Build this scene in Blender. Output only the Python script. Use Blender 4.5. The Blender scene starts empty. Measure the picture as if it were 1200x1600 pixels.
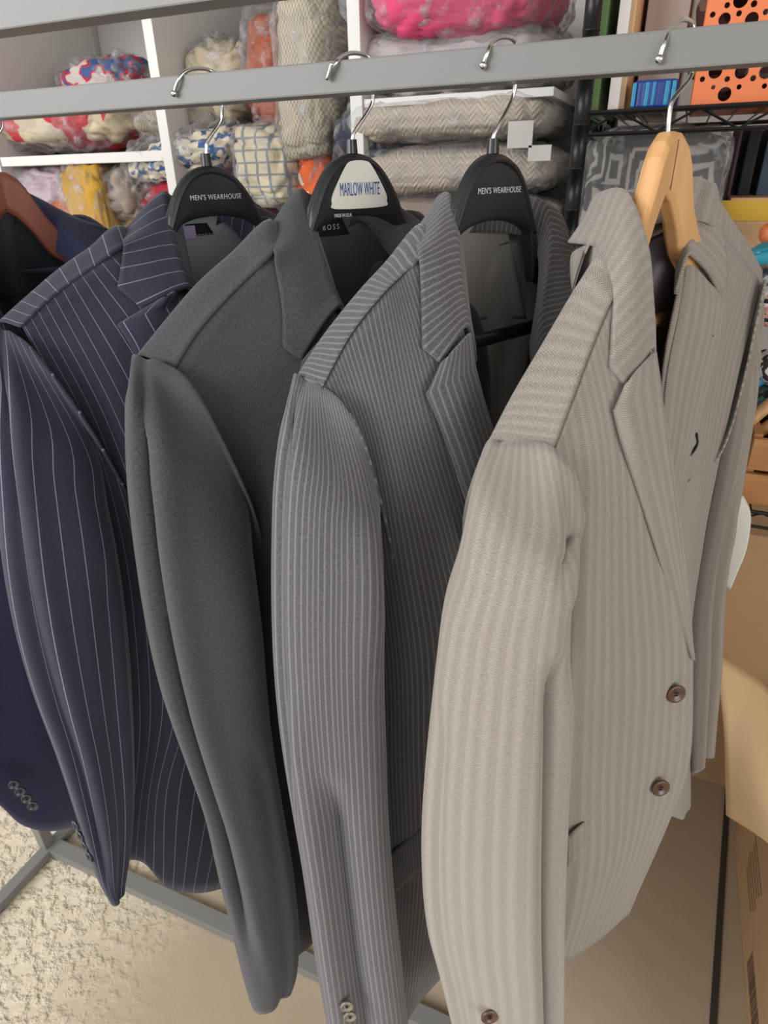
import bpy, bmesh, math, random
from mathutils import Vector, Matrix, noise
PI = math.pi
random.seed(7)
C = bpy.context.scene.collection
S = bpy.context.scene

# ---------------------------------------------------------------- camera, world, light, exposure
ZC = 1.45                                  # eye height above the garage floor
CAMX = Vector((0.9231, -0.1620, 0.3488)); CAMY = Vector((0.3840, 0.4376, -0.8130)); CAMZ = Vector((-0.0209, 0.8845, 0.4661))
# rows = world axes written in camera coordinates
ROT = Matrix((CAMX, CAMY, CAMZ))
FPX = 1001.37
cam_d = bpy.data.cameras.new('camera'); cam = bpy.data.objects.new('camera', cam_d); C.objects.link(cam)
cam_d.sensor_fit = 'AUTO'; cam_d.sensor_width = 36; cam_d.lens = 36 * FPX / 1600
cam_d.clip_start = 0.02
cam_d.dof.use_dof = True; cam_d.dof.focus_distance = 0.62; cam_d.dof.aperture_fstop = 12
cam.matrix_world = Matrix.Translation((0, 0, ZC)) @ ROT.to_4x4()
S.camera = cam
S.view_settings.view_transform = 'Standard'; S.view_settings.look = 'None'
S.view_settings.gamma = 1; S.view_settings.use_curve_mapping = False
S.view_settings.exposure = 0.42

w = bpy.data.worlds.new('world'); S.world = w; w.use_nodes = True
wb = w.node_tree.nodes['Background']; wb.inputs[0].default_value = (0.92, 0.95, 1.0, 1); wb.inputs[1].default_value = 0.55

def area(name, loc, target, size, size_y, power, col):
    l = bpy.data.lights.new(name, 'AREA'); l.shape = 'RECTANGLE'; l.size = size; l.size_y = size_y
    l.energy = power; l.color = col
    o = bpy.data.objects.new(name, l); C.objects.link(o); o.location = loc
    o.rotation_euler = (Vector(target) - Vector(loc)).to_track_quat('-Z', 'Y').to_euler()
    return o
# daylight through the raised garage door, behind and to the left of the photographer
area('door_daylight', (-2.2, -1.7, 2.3), (-0.3, 0.6, 1.0), 3.0, 1.6, 88, (0.97, 0.98, 1.0))
area('bounce_fill_right', (2.1, -1.1, 1.35), (0.1, 0.7, 0.8), 1.8, 1.5, 28, (0.98, 0.99, 1.0))  # added fill lamp from the right, standing in for bounced daylight

def ray(px, py):
    return ROT @ Vector((px - 600, 800 - py, -FPX))
def atY(px, py, y):
    r = ray(px, py); p = r * (y / r.y); return Vector((p.x, p.y, p.z + ZC))
def atX(px, py, x):
    r = ray(px, py); p = r * (x / r.x); return Vector((p.x, p.y, p.z + ZC))
def atZ(px, py, z):
    r = ray(px, py); p = r * ((z - ZC) / r.z); return Vector((p.x, p.y, p.z + ZC))

# ---------------------------------------------------------------- materials
def newmat(name):
    m = bpy.data.materials.new(name); m.use_nodes = True
    nt = m.node_tree; b = nt.nodes['Principled BSDF']
    return m, nt, b
def N_(nt, t, **k):
    n = nt.nodes.new(t)
    for a, v in k.items(): setattr(n, a, v)
    return n
def mth(nt, op, a, b=None, c=None):
    n = nt.nodes.new('ShaderNodeMath'); n.operation = op
    for i, v in enumerate((a, b, c)):
        if v is None: continue
        if isinstance(v, (int, float)): n.inputs[i].default_value = v
        else: nt.links.new(v, n.inputs[i])
    return n.outputs[0]
def mixc(nt, f, a, b):
    n = nt.nodes.new('ShaderNodeMix'); n.data_type = 'RGBA'
    if isinstance(f, (int, float)): n.inputs[0].default_value = f
    else: nt.links.new(f, n.inputs[0])
    for i, v in ((6, a), (7, b)):
        if isinstance(v, tuple): n.inputs[i].default_value = (*v[:3], 1)
        else: nt.links.new(v, n.inputs[i])
    return n.outputs[2]
def bump(nt, b, h, strength, dist):
    n = nt.nodes.new('ShaderNodeBump'); n.inputs['Strength'].default_value = strength; n.inputs['Distance'].default_value = dist
    nt.links.new(h, n.inputs['Height']); nt.links.new(n.outputs[0], b.inputs['Normal']); return n
def nz(nt, vec, scale, detail=3, rough=.5):
    n = nt.nodes.new('ShaderNodeTexNoise'); n.inputs['Scale'].default_value = scale; n.inputs['Detail'].default_value = detail
    n.inputs['Roughness'].default_value = rough
    if vec is not None: nt.links.new(vec, n.inputs['Vector'])
    return n.outputs[0]
def plain(name, col, rough=.6, metal=0, spec=.5, noise_amt=0, nscale=40, bmp=0, coat=0):
    m, nt, b = newmat(name)
    b.inputs['Base Color'].default_value = (*col, 1); b.inputs['Roughness'].default_value = rough
    b.inputs['Metallic'].default_value = metal; b.inputs['Specular IOR Level'].default_value = spec
    b.inputs['Coat Weight'].default_value = coat
    if noise_amt or bmp:
        tc = N_(nt, 'ShaderNodeTexCoord'); f = nz(nt, tc.outputs['Object'], nscale, 5)
        if noise_amt:
            nt.links.new(mixc(nt, f, tuple(c * (1 - noise_amt) for c in col), tuple(min(1, c * (1 + noise_amt)) for c in col)), b.inputs['Base Color'])
        if bmp: bump(nt, b, f, bmp, .002)
    return m

def cloth(name, base, dark, kind, stripe=None, period=.01, width=.15, sheen=.25, weave=.25):
    """wool suiting; UV is in metres of cloth, x across the grain, y along it"""
    m, nt, b = newmat(name)
    uv = N_(nt, 'ShaderNodeUVMap'); sp = N_(nt, 'ShaderNodeSeparateXYZ'); nt.links.new(uv.outputs[0], sp.inputs[0])
    x, y = sp.outputs[0], sp.outputs[1]
    mp = N_(nt, 'ShaderNodeMapping'); mp.inputs['Scale'].default_value = (1, .35, 1); nt.links.new(uv.outputs[0], mp.inputs[0])
    f1 = nz(nt, mp.outputs[0], 1500, 2); f2 = nz(nt, uv.outputs[0], 420, 3)
    f = mth(nt, 'MULTIPLY_ADD', mth(nt, 'ADD', f1, f2), 1.3, -.8)
    n = N_(nt, 'ShaderNodeClamp'); nt.links.new(f, n.inputs[0]); f = n.outputs[0]
    h = f
    if kind == 'herringbone':
        # chevron columns of fine diagonal twill
        zig = mth(nt, 'PINGPONG', x, .0028)
        line = mth(nt, 'SINE', mth(nt, 'MULTIPLY', mth(nt, 'ADD', zig, mth(nt, 'MULTIPLY', y, .8)), 2 * PI / .0016))
        line = mth(nt, 'MULTIPLY_ADD', line, .5, .5)
        wob = mth(nt, 'MULTIPLY_ADD', mth(nt, 'SINE', mth(nt, 'MULTIPLY', x, 2 * PI / .0112)), .5, .5)
        f = mth(nt, 'MULTIPLY_ADD', line, .45, mth(nt, 'MULTIPLY', f, .3))
        h = f; f = mth(nt, 'MULTIPLY_ADD', wob, .14, f)
    else:
        tw = mth(nt, 'SINE', mth(nt, 'MULTIPLY', mth(nt, 'ADD', x, y), 2 * PI / .0011))
        f = mth(nt, 'MULTIPLY_ADD', tw, .18, f); h = f
    col = mixc(nt, f, dark, base)
    if stripe:
        for k, (sc, per, wd, off, amt) in enumerate(stripe):
            fr = mth(nt, 'FRACT', mth(nt, 'MULTIPLY_ADD', x, 1 / per, 50 + off))
            d = mth(nt, 'ABSOLUTE', mth(nt, 'SUBTRACT', fr, .5))
            mr = N_(nt, 'ShaderNodeMapRange'); mr.interpolation_type = 'SMOOTHSTEP'
            nt.links.new(d, mr.inputs[0]); mr.inputs[1].default_value = wd / 2 * 1.3; mr.inputs[2].default_value = wd / 2 * .5
            mr.inputs[3].default_value = 0; mr.inputs[4].default_value = amt
            brk = mth(nt, 'MULTIPLY_ADD', mth(nt, 'SINE', mth(nt, 'MULTIPLY', y, 2 * PI / .0013)), .15, .85)
            col = mixc(nt, mth(nt, 'MULTIPLY', mr.outputs[0], brk), col, sc)
    nt.links.new(col, b.inputs['Base Color'])
    b.inputs['Roughness'].default_value = .85; b.inputs['Specular IOR Level'].default_value = .25
    b.inputs['Sheen Weight'].default_value = sheen; b.inputs['Sheen Roughness'].default_value = .5
    bump(nt, b, h, weave, .0006)
    return m

def lin(r, g, b):
    f = lambda c: (c / 255 / 12.92) if c <= 10 else ((c / 255 + .055) / 1.055) ** 2.4
    return (f(r), f(g), f(b))
def satin(name, col):
    m, nt, b = newmat(name)
    tc = N_(nt, 'ShaderNodeTexCoord'); mp = N_(nt, 'ShaderNodeMapping'); mp.inputs['Scale'].default_value = (30, 30, 3)
    nt.links.new(tc.outputs['Object'], mp.inputs[0]); f = nz(nt, mp.outputs[0], 1.2, 3)
    b.inputs['Base Color'].default_value = (*col, 1); b.inputs['Roughness'].default_value = .42
    bump(nt, b, f, .5, .004)
    return m
M = {}
M['beige'] = cloth('wool_sand_herringbone', lin(188, 180, 167), lin(98, 89, 82), 'herringbone', [(lin(112, 104, 92), .0225, .08, 0, .22)], sheen=.3)
M['stripe'] = cloth('wool_grey_stripe', lin(106, 102, 103), lin(68, 66, 68), 'plain', [(lin(160, 158, 155), .0056, .30, 0, .42)], sheen=.25)
M['char'] = cloth('wool_charcoal', lin(82, 81, 84), lin(48, 47, 50), 'plain', sheen=.2)
M['pin'] = cloth('wool_navy_pinstripe', lin(54, 54, 68), lin(40, 40, 53), 'plain', [(lin(150, 155, 178), .0165, .055, .2, .7)], sheen=.15)
M['navy'] = cloth('wool_navy', lin(48, 52, 80), lin(32, 36, 60), 'plain', sheen=.2)
M['lin_brown'] = satin('lining_brown', lin(84, 72, 74)); M['lin_grey'] = satin('lining_grey', lin(168, 160, 152))
M['lin_char'] = satin('lining_char', lin(104, 98, 98)); M['lin_blue'] = satin('lining_blue_grey', lin(168, 173, 176)); M['lin_navy'] = satin('lining_dark', lin(40, 46, 52))
M['rack'] = plain('rack_grey_paint', lin(122, 121, 117), .45, noise_amt=.04, nscale=300, bmp=.03)
M['chrome'] = plain('chrome', (.8, .8, .8), .18, metal=1)
M['black_plastic'] = plain('black_plastic', lin(38, 38, 40), .38, noise_amt=.1, nscale=900, bmp=.12)
M['black_gloss'] = plain('black_gloss', lin(30, 30, 32), .25)
M['text_silver'] = plain('silver_print', lin(205, 205, 208), .5)
M['text_blue'] = plain('blue_print', lin(48, 74, 150), .6)
M['label_white'] = plain('label_white', lin(226, 224, 210), .6); M['tag_paper'] = plain('tag_paper', lin(196, 192, 186), .7)
M['black_label'] = plain('black_label', lin(18, 18, 20), .7)
M['lilac'] = plain('lilac_tag', lin(176, 158, 196), .7)
M['thread'] = plain('pale_thread', lin(190, 186, 178), .9)

def wood(name, a, bcol, scale=1.0, rough=.45, axis='Z'):
    m, nt, b = newmat(name)
    tc = N_(nt, 'ShaderNodeTexCoord'); mp = N_(nt, 'ShaderNodeMapping')
    s = {'Z': (40, 40, 5), 'X': (5, 40, 40), 'Y': (40, 5, 40)}[axis]
    mp.inputs['Scale'].default_value = tuple(v * scale for v in s)
    nt.links.new(tc.outputs['Object'], mp.inputs[0])
    wv = N_(nt, 'ShaderNodeTexWave'); wv.inputs['Scale'].default_value = .5; wv.inputs['Distortion'].default_value = 5; wv.inputs['Detail'].default_value = 3
    nt.links.new(mp.outputs[0], wv.inputs[0])
    f = nz(nt, mp.outputs[0], 3, 5)
    g = mth(nt, 'MULTIPLY_ADD', wv.outputs[1], .35, mth(nt, 'MULTIPLY', f, .65))
    nt.links.new(mixc(nt, g, a, bcol), b.inputs['Base Color']); b.inputs['Roughness'].default_value = rough
    bump(nt, b, g, .05, .002)
    return m
M['wood'] = wood('beech_hanger', lin(196, 144, 88), lin(226, 180, 124))
M['wood_red'] = wood('cherry_hanger', lin(110, 58, 44), lin(150, 88, 68))
M['wood_box'] = wood('wood_box', lin(170, 112, 60), lin(214, 158, 96), axis='X')

def button_mat(name, c1, c2):
    m, nt, b = newmat(name); tc = N_(nt, 'ShaderNodeTexCoord')
    f = nz(nt, tc.outputs['Object'], 160, 4); nt.links.new(mixc(nt, f, c1, c2), b.inputs['Base Color']); b.inputs['Roughness'].default_value = .25
    return m
M['btn_brown'] = button_mat('horn_button_brown', lin(40, 26, 20), lin(120, 88, 70))
M['btn_dark'] = button_mat('horn_button_dark', lin(20, 22, 28), lin(70, 72, 78))
M['btn_pale'] = button_mat('horn_button_mixed', lin(60, 50, 44), lin(170, 158, 140))

# ---------------------------------------------------------------- object helpers
def link(name, me, m, parent=None):
    o = bpy.data.objects.new(name, me); C.objects.link(o)
    if m is not None: me.materials.append(m)
    if parent is not None: o.parent = parent
    return o
def bm_obj(name, bm, m, parent=None, smooth=False):
    bmesh.ops.recalc_face_normals(bm, faces=bm.faces)
    me = bpy.data.meshes.new(name); bm.to_mesh(me); bm.free()
    if smooth:
        for p in me.polygons: p.use_smooth = True
    return link(name, me, m, parent)
def thing(name, label, cat, loc=(0, 0, 0), group=None):
    o = bpy.data.objects.new(name, None); C.objects.link(o); o.location = loc; o.empty_display_size = .05
    o['label'] = label; o['category'] = cat
    if group: o['group'] = group
    return o
def tag(o, label, cat, group=None):
    o['label'] = label; o['category'] = cat
    if group: o['group'] = group
    return o
def struct(o): o['kind'] = 'structure'; return o
def box(bm, x0, x1, y0, y1, z0, z1, bev=0):
    vs = [bm.verts.new((x, y, z)) for x in (x0, x1) for y in (y0, y1) for z in (z0, z1)]
    fs = [bm.faces.new([vs[i] for i in f]) for f in ((0, 1, 3, 2), (4, 6, 7, 5), (0, 4, 5, 1), (2, 3, 7, 6), (0, 2, 6, 4), (1, 5, 7, 3))]
    if bev:
        es = list({e for f in fs for e in f.edges})
        bmesh.ops.bevel(bm, geom=es, offset=bev, segments=2, affect='EDGES', profile=.6)
    return bm
def box_obj(name, lo, hi, m, parent=None, bev=0):
    """centre the mesh on its own origin; lo and hi are world coordinates (parents sit at identity rotation)"""
    lo, hi = Vector(lo), Vector(hi); c = (lo + hi) / 2; h = (hi - lo) / 2
    bm = box(bmesh.new(), -h.x, h.x, -h.y, h.y, -h.z, h.z, bev)
    o = bm_obj(name, bm, m, parent)
    o.location = c - (parent_world(parent) if parent else Vector())
    return o
def parent_world(p):
    v = Vector()
    while p is not None: v += p.location; p = p.parent
    return v
def crv(p0, p1, p2, p3, t):
    return 0.5 * ((2 * p1) + (p2 - p0) * t + (2 * p0 - 5 * p1 + 4 * p2 - p3) * t * t + (3 * p1 - p0 - 3 * p2 + p3) * t ** 3)
def cr_line(pts, n, closed=False):
    out = []; k = len(pts)
    seg = k if closed else k - 1
    for i in range(seg):
        if closed: a, b, c, d = pts[(i - 1) % k], pts[i], pts[(i + 1) % k], pts[(i + 2) % k]
        else:
            b, c = pts[i], pts[i + 1]
            a = pts[i - 1] if i else b * 2 - c
            d = pts[i + 2] if i + 2 < k else c * 2 - b
        for j in range(n): out.append(crv(a, b, c, d, j / n))
    if not closed: out.append(pts[-1].copy())
    return out
def cr_surf(grid, nr, nc, closed=False):
    rows = [cr_line([Vector(p) for p in r], nc, closed) for r in grid]
    cols = [cr_line([rows[i][j] for i in range(len(rows))], nr) for j in range(len(rows[0]))]
    return [[cols[j][i] for j in range(len(cols))] for i in range(len(cols[0]))]
def cr_split(grid, nr, nc, breaks):
    """like cr_surf, but with a sharp turn at the given rows"""
    out = []; b = [0] + list(breaks) + [len(grid) - 1]
    for i, j in zip(b, b[1:]):
        g = cr_surf(grid[i:j + 1], nr, nc); out += g if not out else g[1:]
    return out
def surf_mesh(name, g, m, parent, closed=False, thick=0, uvswap=False, wrinkle=None, uvoff=(0, 0), off=1):
    """g rows x cols of points -> mesh with UV in metres; wrinkle(i/nr, j/nc, p) gives a shift along the normal"""
    R = len(g); K = len(g[0])
    if wrinkle:
        ng = [[None] * K for _ in range(R)]
        for i in range(R):
            for j in range(K):
                a = g[min(i + 1, R - 1)][j] - g[max(i - 1, 0)][j]
                if closed: b = g[i][(j + 1) % K] - g[i][(j - 1) % K]
                else: b = g[i][min(j + 1, K - 1)] - g[i][max(j - 1, 0)]
                nrm = a.cross(b)
                if nrm.length > 1e-9: nrm.normalize()
                ng[i][j] = g[i][j] + nrm * wrinkle(i / (R - 1), j / (K if closed else K - 1), g[i][j])
        g = ng
    # uv
    KK = K + 1 if closed else K
    cu = [0] * KK
    for j in range(1, KK):
        s = sum((g[i][j % K] - g[i][j - 1]).length for i in range(R)) / R
        cu[j] = cu[j - 1] + s
    cv = [0] * R
    for i in range(1, R):
        cv[i] = cv[i - 1] + sum((g[i][j] - g[i - 1][j]).length for j in range(K)) / K
    verts = [p for r in g for p in r]; faces = []; uvs = []
    for i in range(R - 1):
        for j in range(KK - 1):
            j2 = (j + 1) % K
            faces.append((i * K + j, i * K + j2, (i + 1) * K + j2, (i + 1) * K + j))
            for (a, b) in ((i, j), (i, j + 1), (i + 1, j + 1), (i + 1, j)):
                u_, v_ = cu[b] + uvoff[0], cv[a] + uvoff[1]
                uvs.append((v_, u_) if uvswap else (u_, v_))
    me = bpy.data.meshes.new(name); me.from_pydata([tuple(v) for v in verts], [], faces)
    ul = me.uv_layers.new(name='UVMap')
    for k, uv in enumerate(uvs): ul.data[k].uv = uv
    for p in me.polygons: p.use_smooth = True
    o = link(name, me, m, parent)
    if thick:
        md = o.modifiers.new('thickness', 'SOLIDIFY'); md.thickness = thick; md.offset = off
    return o
def tube(bm, pts, r, n=10, caps=True, n_sub=0):
    pts = [Vector(p) for p in pts]
    if n_sub: pts = cr_line(pts, n_sub)
    rr = r if isinstance(r, (list, tuple)) else [r] * len(pts)
    if len(rr) != len(pts): rr = [rr[min(len(rr) - 1, int(i * len(rr) / len(pts)))] for i in range(len(pts))]
    prev = None; rings = []
    up = Vector((0, 0, 1))
    for i, p in enumerate(pts):
        t = (pts[min(i + 1, len(pts) - 1)] - pts[max(i - 1, 0)]).normalized()
        if prev is None:
            a = t.cross(up)
            if a.length < .05: a = t.cross(Vector((1, 0, 0)))
        else: a = prev - t * prev.dot(t)
        a.normalize(); b = t.cross(a); prev = a
        rings.append([bm.verts.new(p + (a * math.cos(2 * PI * k / n) + b * math.sin(2 * PI * k / n)) * rr[i]) for k in range(n)])
    for i in range(len(rings) - 1):
        for k in range(n): bm.faces.new((rings[i][k], rings[i][(k + 1) % n], rings[i + 1][(k + 1) % n], rings[i + 1][k]))
    if caps: bm.faces.new(rings[0][::-1]); bm.faces.new(rings[-1])
    return bm
def sphere(bm, c, r, seg=12):
    d = bmesh.ops.create_uvsphere(bm, u_segments=seg, v_segments=seg // 2 + 2, radius=r)
    bmesh.ops.translate(bm, verts=d['verts'], vec=Vector(c)); return bm
def disc_basis(n, up=Vector((0, 0, 1))):
    n = n.normalized(); x = up.cross(n)
    if x.length < .01: x = Vector((1, 0, 0))
    x.normalize(); y = n.cross(x); return Matrix((x, y, n)).transposed()
def text_mesh(name, s, size, m, parent, pos, rot, squeeze=1.0, space=1.0, depth=.0002, bold=0, align='CENTER'):
    cu = bpy.data.curves.new(name, 'FONT'); cu.body = s; cu.size = size; cu.align_x = align; cu.align_y = 'CENTER'
    cu.extrude = depth; cu.offset = bold; cu.space_character = space
    t = bpy.data.objects.new('tmp', cu); C.objects.link(t)
    bpy.context.view_layer.update()
    me = bpy.data.meshes.new_from_object(t.evaluated_get(bpy.context.evaluated_depsgraph_get()))
    bpy.data.objects.remove(t)
    for v in me.vertices: v.co.x *= squeeze
    me.name = name; me.materials.clear()
    o = link(name, me, m, parent)
    o.matrix_local = Matrix.Translation(pos) @ rot.to_4x4()
    return o

# ---------------------------------------------------------------- setting
def mat_floor():
    m, nt, b = newmat('garage_concrete')
    tc = N_(nt, 'ShaderNodeTexCoord'); o = tc.outputs['Object']
    sp = N_(nt, 'ShaderNodeSeparateXYZ'); nt.links.new(o, sp.inputs[0])
    f1 = nz(nt, o, 3, 6, .6); f2 = nz(nt, o, 45, 6, .7); f3 = nz(nt, o, 260, 3)
    # the heavily textured strip on the left, painted paler for the daylight there, against the smoother slab on the right
    mr = N_(nt, 'ShaderNodeMapRange'); mr.interpolation_type = 'SMOOTHSTEP'
    nt.links.new(mth(nt, 'ADD', sp.outputs[0], mth(nt, 'MULTIPLY_ADD', f1, .3, -.15)), mr.inputs[0])
    mr.inputs[1].default_value = -.35; mr.inputs[2].default_value = .05; mr.inputs[3].default_value = 1; mr.inputs[4].default_value = 0
    pale = mixc(nt, f2, lin(196, 178, 148), lin(240, 229, 206)); slab = mixc(nt, f1, lin(152, 132, 106), lin(186, 168, 142))
    slab = mixc(nt, mth(nt, 'MULTIPLY', f3, .5), slab, lin(186, 170, 146))
    nt.links.new(mixc(nt, mr.outputs[0], slab, pale), b.inputs['Base Color']); b.inputs['Roughness'].default_value = .8
    vm = nz(nt, o, 38, 5, .55); r = N_(nt, 'ShaderNodeMapRange'); nt.links.new(vm, r.inputs[0]); r.interpolation_type = 'SMOOTHSTEP'
    r.inputs[1].default_value = .42; r.inputs[2].default_value = .66
    h = mth(nt, 'ADD', mth(nt, 'MULTIPLY', r.outputs[0], mr.outputs[0]), mth(nt, 'MULTIPLY', f3, .06))
    bump(nt, b, h, .7, .010)
    return m
def plane_obj(name, lo, hi, m): return struct(box_obj(name, lo, hi, m))
M['wall'] = plain('painted_wall', lin(196, 192, 186), .8, noise_amt=.04, nscale=4)
M['dark'] = plain('dark_joint', lin(58, 50, 44), .9, noise_amt=.4, nscale=60, bmp=.4)
plane_obj('floor', (-4, -3.5, -.1), (2.6, 1.9, 0), mat_floor())
plane_obj('wall_back', (-4, 1.9, 0), (2.6, 2.0, 2.7), M['wall'])
plane_obj('wall_right', (2.6, -3.5, 0), (2.7, 2.0, 2.7), M['wall'])
plane_obj('ceiling', (-4, -1.2, 2.7), (2.7, 2.0, 2.8), M['wall'])
# expansion joint of the slab, running away from the camera on the right
ja, jb = atZ(1110, 1660, .001), atZ(1138, 1225, .001)
jd = (jb - ja); bm = bmesh.new(); jn = Vector((jd.y, -jd.x, 0)).normalized() * .0065
vs = [bm.verts.new(p) for p in (ja - jn, ja + jn, jb + jn, jb - jn)]
top = bm.faces.new(vs); ex = bmesh.ops.extrude_face_region(bm, geom=[top]); bmesh.ops.translate(bm, verts=[v for v in ex['geom'] if isinstance(v, bmesh.types.BMVert)], vec=(0, 0, .002))
struct(bm_obj('trim_1', bm, M['dark']))

# ---------------------------------------------------------------- garment rack
D = .6
rail_lo, rail_hi = ZC + .0617, ZC + .0855
rack = thing('garment_rack', 'grey painted square tube garment rack that the suit jackets hang from', 'clothes rack', (-.5, D, 0))
box_obj('hanging_rail', (-1.16, D - .0125, rail_lo), (.33, D + .0125, rail_hi), M['rack'], rack, .0015)
box_obj('upper_rail', (-1.16, .548, ZC + .127), (.33, .578, ZC + .155), M['rack'], rack, .0015)
base_z = ZC - 1.425
box_obj('base_bar', (-1.15, D - .0125, base_z - .0225), (.33, D + .0225, base_z), M['rack'], rack, .0015)
box_obj('base_foot', (-1.178, D - .5, base_z - .0225), (-1.15, D + .28, base_z), M['rack'], rack, .0015)
box_obj('upright', (-1.185, D - .0125, base_z), (-1.16, D + .0125, ZC + .155), M['rack'], rack, .0015)
for x, y in ((-1.164, D - .47), (-1.164, D + .25), (.31, D)):
    bm = bmesh.new(); bmesh.ops.create_cone(bm, cap_ends=True, segments=20, radius1=.012, radius2=.01, depth=base_z - .0225)
    o = bm_obj('foot_glide', bm, M['black_plastic'], rack); o.location = Vector((x, y, (base_z - .0225) / 2)) - rack.location
box_obj('upright', (.33, D - .0125, base_z - .0225), (.355, D + .0125, ZC + .155), M['rack'], rack, .0015)

# ---------------------------------------------------------------- frames in which each jacket and hanger is built
class Frame:
    """local x = forward (out of the chest), y = lateral (away from the viewer), origin where the hook enters the hanger"""
    def __init__(s, neck, yaw, y=D):
        s.C = atY(*neck, y) if not isinstance(neck, Vector) else neck
        s.a = math.radians(yaw); s.V = Vector((math.cos(s.a), -math.sin(s.a), 0)); s.U = Vector((math.sin(s.a), math.cos(s.a), 0))
    def loc(s, P): d = P - s.C; return Vector((d @ s.V, d @ s.U, d.z))
    def world(s, p): return s.C + s.V * p[0] + s.U * p[1] + Vector((0, 0, p[2]))
    def pix(s, p):
        c = ROT.transposed() @ (s.world(p) - Vector((0, 0, ZC))); return 600 + FPX * c.x / -c.z, 800 - FPX * c.y / -c.z, -c.z
    def N(s, px, py, u, v):
        """point of the sight line that passes closest to the vertical through (u, v)"""
        q = s.world((v, u, 0)); r = ray(px, py); h = Vector((r.x, r.y)); t = (q.x * h.x + q.y * h.y) / h.length_squared
        return s.loc(Vector((r.x * t, r.y * t, r.z * t + ZC)))
    def place(s, o): o.location = s.C; o.rotation_euler = (0, 0, -s.a)

def lay(F, pts, px, py, lift):
    """point over pixel (px, py), lying on the cloth given by pts (local), lifted off it"""
    c = []
    for p in pts:
        x, y, d = F.pix(p); c.append(((x - px) ** 2 + (y - py) ** 2, d))
    lim = max(144, min(c)[0] * 1.5); c = [q for q in c if q[0] <= lim]
    dm = min(q[1] for q in c); c = sorted(q for q in c if q[1] < dm + .03)[:4]
    ws = sum(1 / (q[0] + 4) for q in c); dep = sum(q[1] / (q[0] + 4) for q in c) / ws - lift
    r = ray(px, py) * (dep / FPX); return F.loc(Vector((r.x, r.y, r.z + ZC)))

FT = [  # template (u, v) of the near front panel, shoulder to hem, side to front edge
 [(-.200, .015), (-.165, .022), (-.13, .028), (-.10, .03), (-.065, .03)],
 [(-.168, .030), (-.150, .062), (-.12, .08), (-.09, .088), (-.055, .09)],
 [(-.165, .020), (-.150, .066), (-.11, .095), (-.065, .107), (-.03, .11)],
 [(-.175, .025), (-.145, .070), (-.10, .10), (-.05, .115), (0, .12)],
 [(-.175, .025), (-.145, .070), (-.10, .10), (-.05, .115), (0, .118)],
 [(-.175, .025), (-.145, .070), (-.10, .098), (-.06, .11), (-.02, .11)],
 [(-.175, .025), (-.150, .065), (-.115, .09), (-.08, .10), (-.05, .10)]]
def fill_row(anch):
    k = sorted(anch); out = []
    for j in range(5):
        if j in anch: out.append(Vector(anch[j])); continue
        a = max(i for i in k if i < j); b = min(i for i in k if i > j); t = (j - a) / (b - a)
        out.append(Vector(anch[a]).lerp(Vector(anch[b]), t))
    return out
def panel(F, rows, side=-1, flat=1.0):
    g = []
    for i, r in enumerate(rows):
        row = fill_row(r); g.append([F.N(row[j].x, row[j].y, FT[i][j][0] * (-side), FT[i][j][1] * flat) for j in range(5)])
    return g
def mirror(g): return [[Vector((p[0], -p[1], p[2])) for p in r] for r in g]

ST = [(-.205, .0), (-.220, .005), (-.235, .008), (-.242, .01), (-.246, .012), (-.248, .015), (-.248, .02), (-.245, .028), (-.242, .035), (-.24, .04), (-.238, .045), (-.237, .05)]
def sleeve_rings(F, head, rings, side=-1, depth=.045):
    """head: 5 pixels along the armhole seam, rings: (left px, right px) down to the cuff"""
    s = -side
    hu = [(-.200, -.02), (-.203, -.005), (-.205, .01), (-.200, .035), (-.185, .055)]
    r0 = [F.N(*head[i], hu[i][0] * s, hu[i][1]) for i in range(5)]
    zt = r0[2].z
    lows = [(.045, -.160, -.17), (.0, -.150, -.20), (-.05, -.165, -.12)]
    r0 += [Vector((a, b * s, zt + c)) for a, b, c in lows]
    g = [r0]
    cw = F.world((0, 0, 0))
    for k, (L, R) in enumerate(rings):
        u, v = ST[min(k + 1, len(ST) - 1)]
        l = F.N(*L, u * s, v); r = F.N(*R, u * s, v)
        c = (l + r) / 2; hw = (r - l) / 2
        camloc = F.loc(Vector((0, 0, ZC))); d = Vector((c.x - camloc.x, c.y - camloc.y, 0)).normalized()
        t = k / len(rings); dd = depth * (1 - .25 * t) if k > 1 else depth * (.72 + .14 * k)
        ring = []
        for ph in (180, 225, 270, 315, 0, 45, 90, 135):
            a = math.radians(ph); ca, sa = math.cos(a), math.sin(a)
            q = .82 if ph % 90 else 1
            ring.append(c + hw * (ca * (1.0 if ph % 90 == 0 else 1.12)) + d * (sa * dd * (1.0 if ph % 90 == 0 else 1.12)))
        g.append(ring)
    return g

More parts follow.
